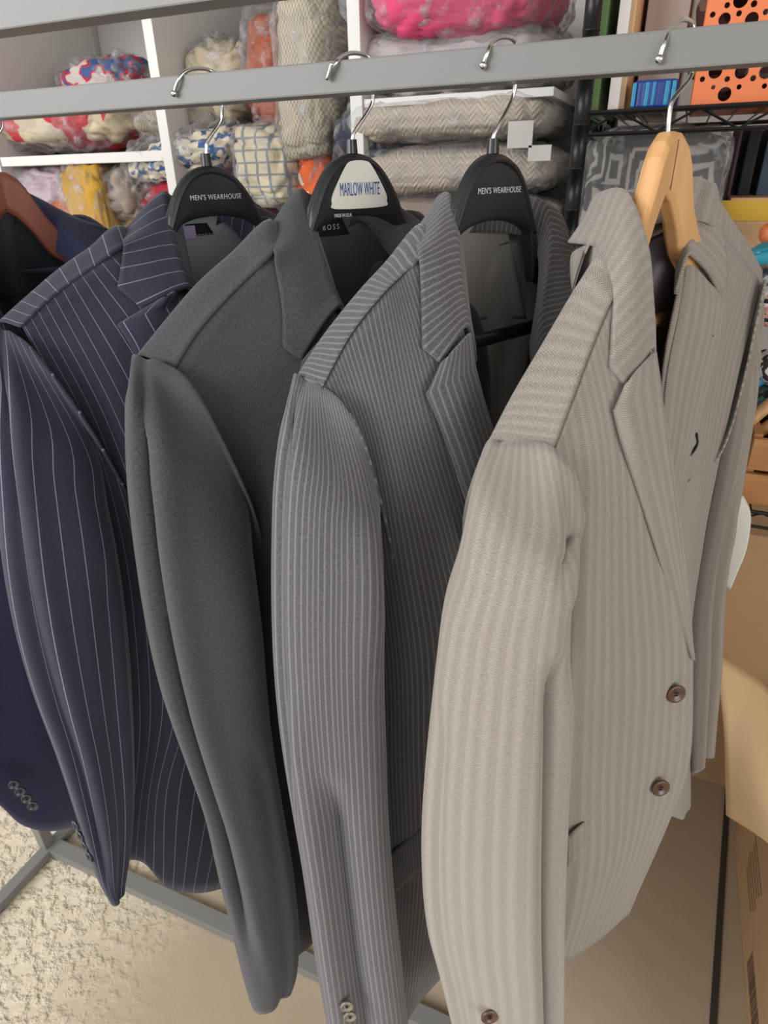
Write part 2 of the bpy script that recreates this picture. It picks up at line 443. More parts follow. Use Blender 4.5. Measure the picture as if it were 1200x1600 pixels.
def button(parent, F, pts, px, py, r, m, lift=.004, n=None):
    p = lay(F, pts, px, py, lift) if pts is not None else px
    bm = bmesh.new(); seg = 24
    prof = [(0, .0006), (r * .62, .0006), (r * .72, .0017), (r * .92, .0019), (r, .0008), (r * .96, -.0008), (0, -.0012)]
    rings = []
    for (a, z) in prof:
        rings.append([bm.verts.new((0, 0, z))] if a == 0 else [bm.verts.new((a * math.cos(2 * PI * k / seg), a * math.sin(2 * PI * k / seg), z)) for k in range(seg)])
    for i in range(len(rings) - 1):
        A, B = rings[i], rings[i + 1]
        for k in range(seg):
            k2 = (k + 1) % seg
            if len(A) == 1: bm.faces.new((A[0], B[k], B[k2]))
            elif len(B) == 1: bm.faces.new((A[k], B[0], A[k2]))
            else: bm.faces.new((A[k], B[k], B[k2], A[k2]))
    o = bm_obj('button', bm, m, parent, True)
    n = n or Vector((.8, -.6, .15))
    o.matrix_local = Matrix.Translation(p) @ disc_basis(n).to_4x4()
    bm = bmesh.new()
    for sx in (-1, 1):
        tube(bm, [(-r * .2, sx * r * .14, .0007), (0, sx * r * .14, .0016), (r * .2, sx * r * .14, .0007)], .0005, 6)
    t = bm_obj('button_thread', bm, M['black_label'], o)
    return o

def gauss(x, c, w): return math.exp(-((x - c) / w) ** 2)
def make_jacket(J):
    F = J['F']; m = M[J['mat']]; lining = M[J['lining']]
    root = thing('suit_jacket', J['label'], 'suit jacket', group='suit jackets hanging on the rack'); F.place(root)
    seed = J.get('seed', 0)
    def nse(p, s, a): return noise.noise(Vector((p[0] * s + seed * 7.3, p[1] * s, p[2] * s * .35 + seed))) * a
    # front panels
    fn = J['front_local'] if 'front_local' in J else panel(F, J['front'], -1, J.get('flat', 1.0))
    ff = panel(F, J['front_far'], 1) if 'front_far' in J else mirror(fn)
    J['front_local'] = fn
    def wr_front(i, j, p):
        k = min(1, i * 2.5)
        return k * (nse(p, 14, .0045) + .0009 * math.sin(j * 13 + seed * 2 + i * 2) * i) + sum(a * gauss(j, c + sl * i, wd) * min(1, i * 4) for (c, sl, wd, a) in J.get('front_folds', []))
    gn = cr_surf(fn, 10, 12); gf = cr_surf(ff, 10, 12)
    surf_mesh('front_panel', gn, m, root, thick=.0022, wrinkle=wr_front, off=0)
    surf_mesh('front_panel', gf, m, root, thick=.0022, wrinkle=wr_front, off=0)
    # back panel: over the shoulders, then down the back
    ridge = J['ridge_local'] if 'ridge_local' in J else [F.N(*p, u, -.022) for p, u in zip(J['ridge'], (-.2, -.165, -.13, -.1, -.07))]
    J['ridge_local'] = ridge
    if 'ridge_far' in J: rf = [F.N(*p, u, -.02) for p, u in zip(J['ridge_far'], (.07, .1, .13, .165, .2))]
    else: rf = [Vector((p[0], -p[1], p[2])) for p in reversed(ridge)]
    zc = -.085; nb = J.get('nb', .012)
    g = [fn[0] + [Vector((-.035 - nb, -.038, zc)), Vector((-.045 - nb, 0, zc)), Vector((-.035 - nb, .038, zc))] + ff[0][::-1],
         ridge + [Vector((-.048 - nb, -.038, zc - .008)), Vector((-.056 - nb, 0, zc - .01)), Vector((-.048 - nb, .038, zc - .008))] + rf]
    us = [-.17, -.14, -.11, -.075, -.04, 0, .04, .075, .11, .14, .17]
    for i in range(1, 7):
        a, b = fn[i][0], ff[i][0]; row = [a]
        zz = (a.z + b.z) / 2 if i > 1 else (a.z + b.z) / 2 + .05
        depth = (-.07 + J.get('bk', 0), -.06 + J.get('bk', 0) * .6, -.055, -.05, -.05, -.05)[i - 1]
        for k in range(1, 12):
            t = k / 12; f = math.sin(PI * t) ** .5
            row.append(Vector((a.x * (1 - t) + b.x * t + (depth - (a.x + b.x) / 2) * f, a.y * (1 - t) + b.y * t, a.z * (1 - t) + b.z * t + (.05 * f if i == 1 else 0))))
        g.append(row + [b])
    gb = cr_surf(g, 8, 5)
    surf_mesh('back_panel', gb, m, root, thick=.0022, wrinkle=lambda i, j, p: (nse(p, 20, .006) * min(1, max(0, i * 6 - 1))), off=0)
    zn = min(-.062, J['col_local'][5][0].z - .034) if 'col_local' in J else -.066
    # lining: the inside of the back, 6 mm in from the cloth
    gi = []
    for i in range(9, len(gb) - 6):
        r = []
        mg = 15 if J['mat'] == 'beige' else 9
        for j in range(mg, len(gb[0]) - mg):
            t1 = gb[i + 1][j] - gb[i - 1][j]; t2 = gb[i][j + 1] - gb[i][j - 1]; nn = t1.cross(t2).normalized()
            mid = gb[i][len(gb[0]) // 2]; inn = Vector((.06 if i > 8 else .012, (mid.y - gb[i][j].y) * .6, -.02 if i > 8 else -.06))
            if nn.dot(inn) < 0: nn = -nn
            r.append(gb[i][j] + nn * (.008 + .005 * min(1, max(0, i - 8) / 6)))
        gi.append(r)
    surf_mesh('lining', gi, lining, root, thick=.001, wrinkle=lambda i, j, p: .0035 * math.sin(j * 42 + nse(p, 6, 4)) * min(1, i * 3), off=0)
    # facing of the back neck, in the suit cloth, under the fold of the collar
    fac = [[Vector((-.040 + .022 * (k / 6) ** 2 - .0022 * q, (.042 + .011 * q) * k / 6, zn + .026 - .018 * q - .006 * (k / 6) ** 2)) for k in range(-6, 7)] for q in range(7)]
    if J['mat'] == 'beige':
        surf_mesh('neck_facing', cr_surf(fac[:3], 4, 3), m, root, thick=.001, uvswap=True, off=0)
        surf_mesh('lining', cr_surf([[Vector((p.x, p.y * (1 - .09 * q), p.z)) for p in r] for q, r in enumerate(fac[2:])], 4, 3), lining, root, thick=.001, off=0)
    else: surf_mesh('lining', cr_surf(fac, 4, 3), lining, root, thick=.001, wrinkle=lambda i, j, p: .0015 * math.sin(j * 25 + seed) * i, off=0)
    body = [p for r in gn for p in r] + [p for r in gb[:12] for p in r]
    bodyf = [p for r in gf for p in r]
    # sleeves
    if 'sleeve_local' in J: sl = J['sleeve_local']
    else: sl = sleeve_rings(F, J['head'], J['rings'], depth=J.get('depth', .045))
    J['sleeve_local'] = sl
    if 'rings_far' in J: slf = sleeve_rings(F, J['head_far'], J['rings_far'], 1, .04)
    else: slf = mirror(sl)
    folds = J.get('folds', [])
    def wr_sl(i, j, p):
        k = min(1, i * 8); d = nse(p, 11, .005) * k
        for (c, slope, wd, a, i0, i1) in folds:
            e = min(1, max(0, (i - i0) / .08)) * min(1, max(0, (i1 - i) / .1))
            d += a * e * gauss(j, c + slope * i, wd)
        return d
    sn = cr_surf(sl, 7, 8, True)
    surf_mesh('sleeve', sn, m, root, closed=True, thick=.0022, wrinkle=wr_sl, off=0)
    surf_mesh('sleeve', cr_surf(slf, 7, 8, True), m, root, closed=True, thick=.0022, wrinkle=wr_sl, off=0)
    slp = [p for r in sn for p in r[:36]]
    # collar
    fu = [(-.050, .075), (-.055, .058), (-.060, .040), (-.064, .020), (-.062, -.005), (-.048, -.028)]
    if 'col_local' in J: near = J['col_local']
    else:
        near = []
        for k in range(6):
            fold = F.N(*J['fold'][k], *fu[k])
            if k < 5: out = lay(F, body, *J['outer'][k], .005)
            else: out = F.N(*J['outer'][k], -.078, -.035)
            near.append((fold, out))
        J['col_local'] = near
    def section(fold, out, sgn, drop=.028):
        base = fold + Vector((.0, -sgn * .010, -drop)); mid = fold.lerp(out, .5) + Vector((.002, sgn * .006, .002))
        q1 = fold.lerp(out, .14) + Vector((0, sgn * .004, .0035))
        return [base, fold, q1, mid, out]
    zb = near[5][0].z
    st = [section(f, o, -1) for f, o in near]
    bf, bo = Vector((-.048, -.0, zb - .008)), Vector((-.060, 0, zb - .042))
    st.append(section(Vector((-.040, -.022, zb - .004)), Vector((-.052, -.038, zb - .036)), 0))
    st.append(section(bf, bo, 0)); st.append(section(Vector((-.040, .022, zb - .004)), Vector((-.052, .038, zb - .036)), 0))
    if 'fold_far' in J:
        far = []
        for k in range(6):
            fold = F.N(*J['fold_far'][k], -fu[k][0], fu[k][1])
            out = lay(F, bodyf + body, *J['outer_far'][k], .006) if k < 5 else F.N(*J['outer_far'][k], .08, -.03)
            far.append((fold, out))
    else: far = [(Vector((a[0], -a[1], a[2])), Vector((b[0], -b[1], b[2]))) for a, b in near]
    st += [section(f, o, 1) for f, o in far[::-1]]
    surf_mesh('collar', cr_split(st, 6, 5, (1, len(st) - 2)), m, root, thick=.003, uvswap=True, off=0)
    # lapels
    if 'lap_local' in J: lp = J['lap_local']
    else:
        lp = []
        n = len(J['lapel'])
        for k, (o_, r_) in enumerate(J['lapel']):
            a, b = Vector(o_), Vector(r_); row = []
            for q in range(4):
                pxy = a.lerp(b, q / 3); lift = (.008, .013, .012, .004)[q] * (1 - .55 * (k / (n - 1)) ** 2)
                row.append(lay(F, body, pxy.x, pxy.y, lift))
            lp.append(row)
        J['lap_local'] = lp
    surf_mesh('lapel', cr_split(lp, 6, 5, (1,)), m, root, thick=.003, off=0)
    if 'lapel_far' in J:
        lf = []
        for k, (o_, r_) in enumerate(J['lapel_far']):
            a, b = Vector(o_), Vector(r_)
            lf.append([lay(F, bodyf, *a.lerp(b, q / 3), (.005, .009, .009, .003)[q]) for q in range(4)])
    else: lf = mirror(lp)
    surf_mesh('lapel', cr_split(lf, 6, 5, (1,)), m, root, thick=.003, off=0)
    J['root'] = root; J['body'] = body; J['bodyf'] = bodyf; J['slp'] = slp
    return root
def seam(J, pix, m, name='seam', pts='body', lift=.0016, r=.0006, dashes=0):
    F = J['F']; P = [lay(F, J[pts] if isinstance(pts, str) else pts, x, y, lift) for x, y in pix]
    bm = bmesh.new(); P = cr_line(P, 8)
    if dashes:
        for i in range(0, len(P) - 2, 2): tube(bm, [P[i], P[i].lerp(P[i + 1], .9)], r, 6)
    else: tube(bm, P, r, 6)
    return bm_obj(name, bm, m, J['root'])

# ---------------------------------------------------------------- hangers
def shoulder_of(J):
    """near and far lists of (|u|, v, z): the middle line of the shoulder, neck outwards"""
    out = []
    for side in (-1, 1):
        far = side > 0 and 'front_far' in J
        r0 = panel(J['F'], J['front_far'], 1)[0] if far else J['front_local'][0]
        rg = [J['F'].N(*p, u, -.02) for p, u in zip(J['ridge_far'][::-1], (.2, .165, .13, .1, .07))] if far else J['ridge_local']
        out.append(sorted([(abs((a.y + b.y) / 2), (a.x + b.x) / 2, (a.z + b.z) / 2) for a, b in zip(r0, rg)]))
    return out
def shoulder_at(sh, au, u):
    L = sh[0] if u < 0 else sh[1]
    for a, b in zip(L, L[1:]):
        if a[0] <= au <= b[0]:
            t = (au - a[0]) / (b[0] - a[0]); return a[1] + (b[1] - a[1]) * t, a[2] + (b[2] - a[2]) * t, 0
    e = L[0] if au < L[0][0] else L[-1]
    d = (L[-1][2] - L[-2][2]) / (L[-1][0] - L[-2][0]) if e is L[-1] else 0
    return e[1], e[2] + d * (au - e[0]), 0
def make_hanger(J, label, hook_px, kind, body_m, ball=True, hook_m=None, bar=None):
    F = J['F']; sh = J['shoulder']
    root = thing('suit_hanger', label, 'clothes hanger', group='hangers hooked over the rail'); F.place(root)
    # body: loft along u
    if kind == 'wood':
        prof = [(0, 0, -.042), (.010, -.001, -.049), (.019, -.007, -.060), (.026, -.017, -.070), (.032, -.031, -.082), (.040, -.048, -.094), (.055, -.068, -.106), (.085, -.09, -.124), (.13, -.125, -.16), (.155, -.138, -.172), (.18, -.15, -.190)]
    else:
        c_ = J.get('arch', 0)
        prof = [(0, 0, -.052 + c_), (.014, -.002, -.0525 + c_), (.028, -.009, -.0545 + c_), (.041, -.024, -.059 + c_), (.051, -.042, -.066), (.061, -.060, -.078), (.074, -.076, -.096), (.10, -.094, -.120), (.13, -.11, -.138), (.155, -.118, -.148), (.18, -.142, -.168)]
    full = [(-u, a, b) for u, a, b in prof[:0:-1]] + prof
    bm = bmesh.new(); rings = []
    for u, zt, zb_ in full:
        au = abs(u)
        if kind == 'wood': vc = .14 * au; th = .0085
        else: vc = .05 * au; th = .0065
        if au > .06:
            # under the shoulder the arm follows the inside of the cloth
            sv, sz, ss = shoulder_at(sh, au, u); k = min(1, (au - .06) / .03)
            zt = min(zt, sz - .024) * k + min(zt, sz - .008) * (1 - k); zb_ = zt - .02 - .02 * (1 - k); vc = vc * (1 - k) + sv * k; th = th * (1 - k) + .007 * k
        h = zt - zb_; bz = min(h * .16, .006); bv = th * (.45)
        sec = [(vc - th, zb_ + bz), (vc - th, zt - bz), (vc - th + bv, zt), (vc + th - bv, zt), (vc + th, zt - bz), (vc + th, zb_ + bz), (vc + th - bv, zb_), (vc - th + bv, zb_)]
        rings.append([bm.verts.new((v, u, z)) for v, z in sec])
    for i in range(len(rings) - 1):
        for k in range(8): bm.faces.new((rings[i][k], rings[i][(k + 1) % 8], rings[i + 1][(k + 1) % 8], rings[i + 1][k]))
    bm.faces.new(rings[0]); bm.faces.new(rings[-1][::-1])
    o = bm_obj('hanger_body', bm, body_m, root, kind != 'wood')
    md = o.modifiers.new('bevel', 'BEVEL'); md.width = .0012; md.segments = 2; md.limit_method = 'ANGLE'
    if kind != 'wood':
        md = o.modifiers.new('sub', 'SUBSURF'); md.levels = 2; md.render_levels = 2
        # raised rim along the crest
        rim = bmesh.new()
        rp = [Vector((.0065 + .05 * abs(u) * .6, u * .93, zt - .0055)) for u, zt, _ in full if abs(u) <= .062]
        tube(rim, rp, .0022, 8, n_sub=4); bm_obj('rim', rim, body_m, root, True)
        bm = bmesh.new(); bmesh.ops.create_cone(bm, cap_ends=True, segments=20, radius1=.0052, radius2=.0046, depth=.011)
        nk = bm_obj('neck_socket', bm, M['black_gloss'], root, False); nk.location = (0, 0, .0045)
    else:
        pts = [Vector((.009, 0, -.002)), Vector((.0092, 0, -.076))]
        bm = bmesh.new(); tube(bm, [(.0088, 0, -.006), (.0088, 0, -.040)], .0004, 6); bm_obj('joint_line', bm, M['wood_red'], root)
    # hook, from the neck up behind the rail, over it and down its face
    pp = [F.C + Vector((0, 0, -.004))]
    for (x, y, Y) in hook_px: pp.append(atY(x, y, Y))
    L = [F.loc(p) for p in pp]
    bm = bmesh.new(); tube(bm, L, .0017, 12, n_sub=8)
    if ball: sphere(bm, L[-1], .0031)
    bm_obj('hook', bm, hook_m or M['chrome'], root, True)
    if bar:
        bm = bmesh.new(); zbr = bar; bv_ = -.008 if kind == 'wood' else .008
        tube(bm, [(bv_, -.100, zbr), (bv_, .100, zbr)], .0064, 14)
        bm_obj('trouser_bar', bm, M['black_gloss'] if kind != 'wood' else M['wood'], root, True)
        for s in (-1, 1):
            bm = bmesh.new(); tube(bm, [(bv_, s * .098, zbr - .003), (.010, s * .098, shoulder_at(sh, .098, s)[1] - .030)], .0045, 8); bm_obj('bar_arm', bm, M['black_gloss'] if kind != 'wood' else M['wood'], root, True)
    return root

# ---------------------------------------------------------------- the five jackets and their hangers
FB = Frame((1045, 205), 22); FS = Frame((770, 238), 25); FC = Frame((550, 238), 28); FP = Frame((323, 258), 25)
FN = Frame(Vector((-.735, D, ZC + .012)), 18)
BK, FR = D + .0155, D - .0155      # behind and in front of the rail
hB = [(1046, 180, D), (1052, 155, D + .003), (1078, 122, BK), (1082, 98, BK), (1084, 50, BK), (1078, 34, D + .012), (1064, 31, D), (1048, 45, D - .009), (1038, 68, FR), (1030, 92, FR)]
hS = [(771, 215, D), (780, 195, D + .004), (800, 155, BK), (806, 125, BK), (808, 80, BK), (802, 62, D + .012), (785, 58, D), (769, 66, D - .010), (762, 82, FR), (755, 102, FR)]
hC = [(551, 215, D), (558, 200, D + .004), (580, 165, BK), (583, 142, BK), (582, 100, BK), (572, 87, D + .012), (550, 83, D), (533, 90, D - .010), (524, 100, FR), (512, 118, FR), (512, 121, FR - .002), (519, 98, FR - .003)]
hP = [(323, 232, D), (326, 218, D + .003), (345, 188, BK), (347, 160, BK), (342, 122, BK), (328, 110, D + .012), (308, 107, D), (290, 112, D - .010), (279, 125, FR), (272, 146, FR)]
JB = dict(F=FB, mat='beige', nb=0, bk=.034, lining='lin_brown', seed=1, label='sand herringbone wool suit jacket with brown buttons, rightmost on the rack, on a wooden hanger',
 front=[{0: (866, 703), 1: (897, 620), 2: (925, 545), 3: (950, 485), 4: (985, 410)}, {0: (880, 800), 2: (955, 700), 4: (1036, 640)},
  {0: (865, 950), 2: (960, 900), 4: (1064, 850)}, {0: (858, 1090), 2: (965, 1060), 4: (1084, 1035)}, {0: (855, 1240), 2: (960, 1220), 4: (1080, 1185)},
  {0: (850, 1390), 2: (950, 1360), 4: (1040, 1298)}, {0: (845, 1525), 2: (900, 1488), 4: (985, 1430)}],
 ridge=[(760, 700), (800, 622), (845, 545), (890, 468), (937, 388)],
 head=[(757, 703), (785, 692), (825, 690), (868, 703), (905, 785)],
 rings=[((748, 740), (913, 810)), ((736, 800), (906, 850)), ((722, 865), (897, 900)), ((700, 935), (891, 960)), ((688, 1010), (888, 1030)), ((678, 1090), (886, 1100)), ((668, 1190), (884, 1195)), ((663, 1310), (883, 1310)), ((672, 1420), (882, 1420)), ((693, 1500), (882, 1510)), ((715, 1590), (882, 1600)), ((728, 1660), (885, 1670))],
 folds=[(.10, .05, .035, -.008, .45, 1.2), (.40, .0, .05, -.012, .02, .25), (.42, .02, .04, .006, .1, .3), (.37, .03, .032, -.022, .35, 1.2), (.45, 0, .03, .004, .4, 1.2)],
 fold=[(1022, 548), (1021, 505), (1018, 460), (1013, 400), (1000, 350), (975, 303)],
 outer=[(975, 600), (953, 574), (956, 520), (959, 465), (950, 420), (936, 388)],
 lapel=[((975, 603), (1023, 550)), ((960, 642), (1029, 590)), ((975, 705), (1041, 690)), ((1010, 815), (1056, 800)), ((1047, 930), (1071, 920)), ((1082, 1028), (1084, 1032))],
 front_far=[{0: (1188, 447), 1: (1168, 414), 2: (1148, 390), 3: (1125, 365), 4: (1082, 345)}, {0: (1147, 605), 2: (1095, 590), 4: (1034, 600)},
  {0: (1096, 838), 2: (1072, 845), 4: (1040, 850)}, {0: (1078, 1030), 2: (1068, 1030), 4: (1055, 1030)}, {0: (1076, 1175), 2: (1064, 1175), 4: (1045, 1185)},
  {0: (1076, 1225), 2: (1062, 1230), 4: (1040, 1240)}, {0: (1075, 1258), 2: (1066, 1280), 4: (1045, 1275)}],
 ridge_far=[(1092, 300), (1115, 330), (1138, 362), (1162, 395), (1186, 432)],
 head_far=[(1178, 450), (1182, 440), (1186, 436), (1190, 444), (1191, 462)],
 rings_far=[((1164, 505), (1192, 490)), ((1148, 565), (1188, 560)), ((1126, 660), (1178, 655)), ((1106, 750), (1164, 745)), ((1090, 820), (1152, 815)), ((1075, 880), (1140, 875)), ((1066, 950), (1131, 945)), ((1068, 1030), (1126, 1025)), ((1071, 1110), (1119, 1100)), ((1074, 1150), (1116, 1135)), ((1076, 1194), (1113, 1175))],
 fold_far=[(1073, 402), (1074, 385), (1075, 365), (1078, 340), (1082, 315), (1087, 285)],
 outer_far=[(1122, 460), (1134, 450), (1134, 410), (1130, 375), (1122, 345), (1108, 312)],
 lapel_far=[((1124, 461), (1073, 403)), ((1136, 480), (1068, 440)), ((1128, 540), (1058, 500)), ((1110, 610), (1043, 580)), ((1090, 690), (1036, 660)), ((1070, 760), (1034, 740)), ((1055, 830), (1045, 850))])
JS = dict(F=FS, mat='stripe', lining='lin_grey', seed=2, label='mid grey suit jacket with close pale stripes, hanging directly left of the sand jacket',
 front=[{0: (504, 607), 1: (548, 525), 2: (597, 463), 3: (630, 430), 4: (680, 380)}, {0: (560, 735), 2: (640, 680), 4: (746, 590)},
  {0: (572, 900), 4: (805, 800)}, {0: (587, 1050), 4: (850, 960)}, {0: (592, 1200), 4: (850, 1120)}, {0: (600, 1370), 4: (830, 1280)}, {0: (605, 1640), 2: (668, 1553), 4: (760, 1440)}],
 ridge=[(462, 603), (500, 540), (550, 475), (600, 420), (647, 366)],
 head=[(461, 600), (479, 598), (505, 604), (541, 636), (578, 720)],
 rings=[((446, 655), (587, 760)), ((434, 740), (595, 820)), ((429, 840), (600, 890)), ((429, 950), (598, 980)), ((434, 1050), (598, 1070)), ((444, 1150), (600, 1160)), ((458, 1250), (603, 1250)), ((473, 1350), (610, 1350)), ((488, 1450), (620, 1450)), ((503, 1550), (634, 1550)), ((515, 1630), (645, 1630)), ((520, 1680), (650, 1680))],
 folds=[(.09, .0, .025, -.012, .02, .6), (.22, .02, .035, -.024, .5, 1.2), (.14, 0, .04, .005, .4, 1.2), (.43, 0, .05, -.006, .12, .3), (.36, -.03, .05, .005, .1, .4)],
 fold=[(733, 515), (731, 490), (724, 450), (718, 400), (713, 355), (705, 309)],
 outer=[(689, 567), (661, 543), (659, 480), (657, 415), (652, 392), (646, 370)],
 lapel=[((689, 569), (734, 520)), ((666, 616), (742, 575)), ((685, 662), (755, 625)), ((707, 720), (775, 690)), ((727, 779), (795, 760)), ((765, 870), (820, 850)), ((848, 955), (850, 960))],
 fold_far=[(845, 560), (842, 494), (850, 446), (856, 400), (856, 360), (838, 318)],
 outer_far=[(905, 520), (898, 470), (901, 432), (899, 400), (888, 375), (866, 345)])
JC = dict(F=FC, mat='char', flat=.85, lining='lin_char', seed=3, label='plain charcoal wool suit jacket between the navy pinstripe and the grey striped one',
 front=[{0: (273, 578), 1: (304, 527), 2: (346, 477), 3: (387, 436), 4: (440, 385)}, {0: (366, 800), 2: (430, 700), 4: (548, 530)},
  {0: (392, 900), 4: (600, 720)}, {0: (402, 1030), 4: (640, 880)}, {0: (415, 1180), 4: (640, 1040)}, {0: (430, 1340), 4: (620, 1210)}, {0: (448, 1512), 2: (488, 1472), 4: (560, 1380)}],
 ridge=[(218, 572), (262, 515), (310, 460), (365, 412), (421, 365)],
 head=[(214, 571), (231, 563), (257, 567), (306, 610), (383, 765)],
 rings=[((203, 612), (390, 800)), ((200, 690), (396, 860)), ((203, 780), (402, 920)), ((212, 870), (408, 980)), ((228, 970), (414, 1050)), ((250, 1065), (422, 1120)), ((283, 1165), (434, 1200)), ((316, 1260), (446, 1280)), ((338, 1350), (456, 1360)), ((358, 1430), (462, 1430)), ((374, 1500), (460, 1490)), ((386, 1546), (453, 1514))],
 folds=[(.11, .06, .025, -.018, .02, .85), (.17, .06, .03, .006, .02, .9), (.36, -.05, .04, -.008, .5, 1.2)], depth=.05,
 fold=[(535, 482), (528, 465), (515, 435), (505, 400), (492, 360), (473, 303)],
 outer=[(471, 563), (442, 542), (441, 485), (433, 430), (428, 395), (420, 366)],
 lapel=[((472, 565), (536, 485)), ((466, 600), (550, 540)), ((480, 680), (575, 640)), ((520, 780), (605, 750)), ((638, 876), (640, 880))])
JP = dict(F=FP, mat='pin', arch=.006, flat=.85, lining='lin_blue', seed=4, label='navy suit jacket with thin pale pinstripes, second from the left end of the row',
 front=[{0: (34, 510), 1: (70, 475), 2: (105, 447), 3: (150, 416), 4: (200, 385)}, {0: (136, 700), 2: (200, 620), 4: (310, 500)},
  {0: (180, 880), 4: (360, 700)}, {0: (195, 1020), 4: (400, 850)}, {0: (198, 1150), 4: (420, 1000)}, {0: (195, 1260), 2: (270, 1230), 4: (420, 1180)}, {0: (188, 1342), 1: (226, 1345), 2: (262, 1386), 3: (310, 1396), 4: (370, 1380)}],
 ridge=[(3, 519), (45, 478), (95, 435), (145, 400), (193, 367)],
 head=[(-4, 521), (8, 517), (22, 522), (60, 556), (145, 675)],
 rings=[((-12, 580), (155, 710)), ((-12, 670), (168, 780)), ((-5, 770), (180, 840)), ((6, 870), (190, 910)), ((25, 970), (196, 990)), ((53, 1070), (200, 1075)), ((83, 1155), (203, 1155)), ((106, 1230), (203, 1230)), ((126, 1300), (198, 1300)), ((145, 1360), (190, 1355)), ((160, 1390), (188, 1368))],
 folds=[(.10, .10, .03, -.010, .02, .9), (.15, .10, .03, .005, .05, .9), (.36, -.05, .04, -.006, .3, 1.2)], depth=.045,
 fold=[(300, 454), (292, 432), (284, 410), (277, 385), (270, 352), (261, 306)],
 outer=[(223, 484), (184, 450), (189, 420), (192, 395), (193, 380), (194, 367)],
 lapel=[((223, 486), (298, 440)), ((184, 508), (306, 462)), ((206, 544), (325, 510)), ((219, 580), (342, 570)), ((270, 690), (368, 680)), ((399, 846), (400, 850))])
for J in (JB, JS, JC, JP): make_jacket(J)
JN = dict(F=FN, mat='navy', lining='lin_navy', seed=5, label='plain navy wool suit jacket, mostly cut off by the left edge of the picture', folds=JP['folds'])
for k in ('front_local', 'ridge_local', 'sleeve_local', 'col_local', 'lap_local'): JN[k] = JP[k]
make_jacket(JN)
for J in (JB, JS, JC, JP, JN): J['shoulder'] = shoulder_of(J)
hangB = make_hanger(JB, 'natural beech wood hanger holding the sand herringbone jacket', hB, 'wood', M['wood'], bar=FB.N(1037, 520, 0, -.008).z)
hangS = make_hanger(JS, 'black plastic hanger with silver lettering inside the grey striped jacket', hS, 'plastic', M['black_plastic'], bar=FS.N(786, 529, 0, .012).z)
hangC = make_hanger(JC, 'black plastic hanger with a white badge inside the plain charcoal jacket', hC, 'plastic', M['black_plastic'], ball=False)
hangP = make_hanger(JP, 'black plastic hanger with silver lettering inside the navy pinstripe jacket', hP, 'plastic', M['black_plastic'])
def hook_world(F):
    c = F.C; z1 = rail_hi
    return [c + Vector(p) for p in ((0, 0, .02), (.004, .004, .03), (.012, .0155, .045), (.012, .0155, .06), (.012, .0155, .07))] + \
           [Vector((c.x + .008, D + .008, z1 + .004)), Vector((c.x, D, z1 + .005)), Vector((c.x - .01, D - .01, z1 + .003)), Vector((c.x - .014, D - .0155, z1 - .006)), Vector((c.x - .018, D - .0155, z1 - .014))]
hw = hook_world(FN)
def px_of(P):
    c = ROT.transposed() @ (P - Vector((0, 0, ZC))); return (600 + FPX * c.x / -c.z, 800 - FPX * c.y / -c.z)
hangN = make_hanger(JN, 'reddish brown wooden hanger at the left edge inside the plain navy jacket', [(*px_of(p), p.y) for p in hw], 'wood', M['wood_red'])
for hg in (hangS, hangP):
    text_mesh('hanger_lettering', "MEN'S WEARHOUSE", .0066, M['text_silver'], hg, Vector((.0092, .001, -.0285)), disc_basis(Vector((1, 0, 0))) @ Matrix.Rotation(0, 3, 'Z'), squeeze=.90, space=1.1, depth=.0002)
# white rounded badge
bm = bmesh.new(); tri = [(-.0315, -.040), (-.027, -.0450), (.027, -.0450), (.0315, -.040), (.0295, -.032), (.0150, -.0115), (.007, -.0070), (-.007, -.0070), (-.0150, -.0115), (-.0295, -.032)]
tri = cr_line([Vector((.0088, u, z)) for u, z in tri], 5, True)
f = bm.faces.new([bm.verts.new(p) for p in tri]); ex = bmesh.ops.extrude_face_region(bm, geom=[f])
bmesh.ops.translate(bm, verts=[v for v in ex['geom'] if isinstance(v, bmesh.types.BMVert)], vec=(.0012, 0, 0))
badge = bm_obj('badge', bm, M['label_white'], hangC)
text_mesh('badge_lettering', 'MARLOW WHITE', .0155, M['text_blue'], badge, Vector((.0103, .0, -.030)), disc_basis(Vector((1, 0, 0))), squeeze=.38, space=1.0, depth=.0001)
text_mesh('hanger_lettering', 'MADE IN U.S.A.', .0042, M['text_silver'], hangC, Vector((.0100, -.020, -.0505)), disc_basis(Vector((1, 0, 0))), squeeze=.7, depth=.0002)

# buttons
for x, y in ((1056, 1084), (1032, 1231)): button(JB['root'], FB, JB['body'], x, y, .0098, M['btn_brown'], lift=.011)
button(JB['root'], FB, JB['slp'], 765, 1588, .0085, M['btn_brown'], lift=.006)
for k in range(2): button(JS['root'], FS, JS['slp'], 542 + 5 * k, 1572 + 16 * k, .0075, M['btn_pale'], lift=.006)
for k in range(4): button(JP['root'], FP, JP['slp'], 119 + 7 * k, 1290 + 16 * k, .0075, M['btn_dark'], lift=.006, n=Vector((.1, -1, .1)))
for k in range(4): button(JN['root'], FN, JN['slp'], 22 + 10 * k, 1226 + 11 * k, .0075, M['btn_dark'], lift=.006)

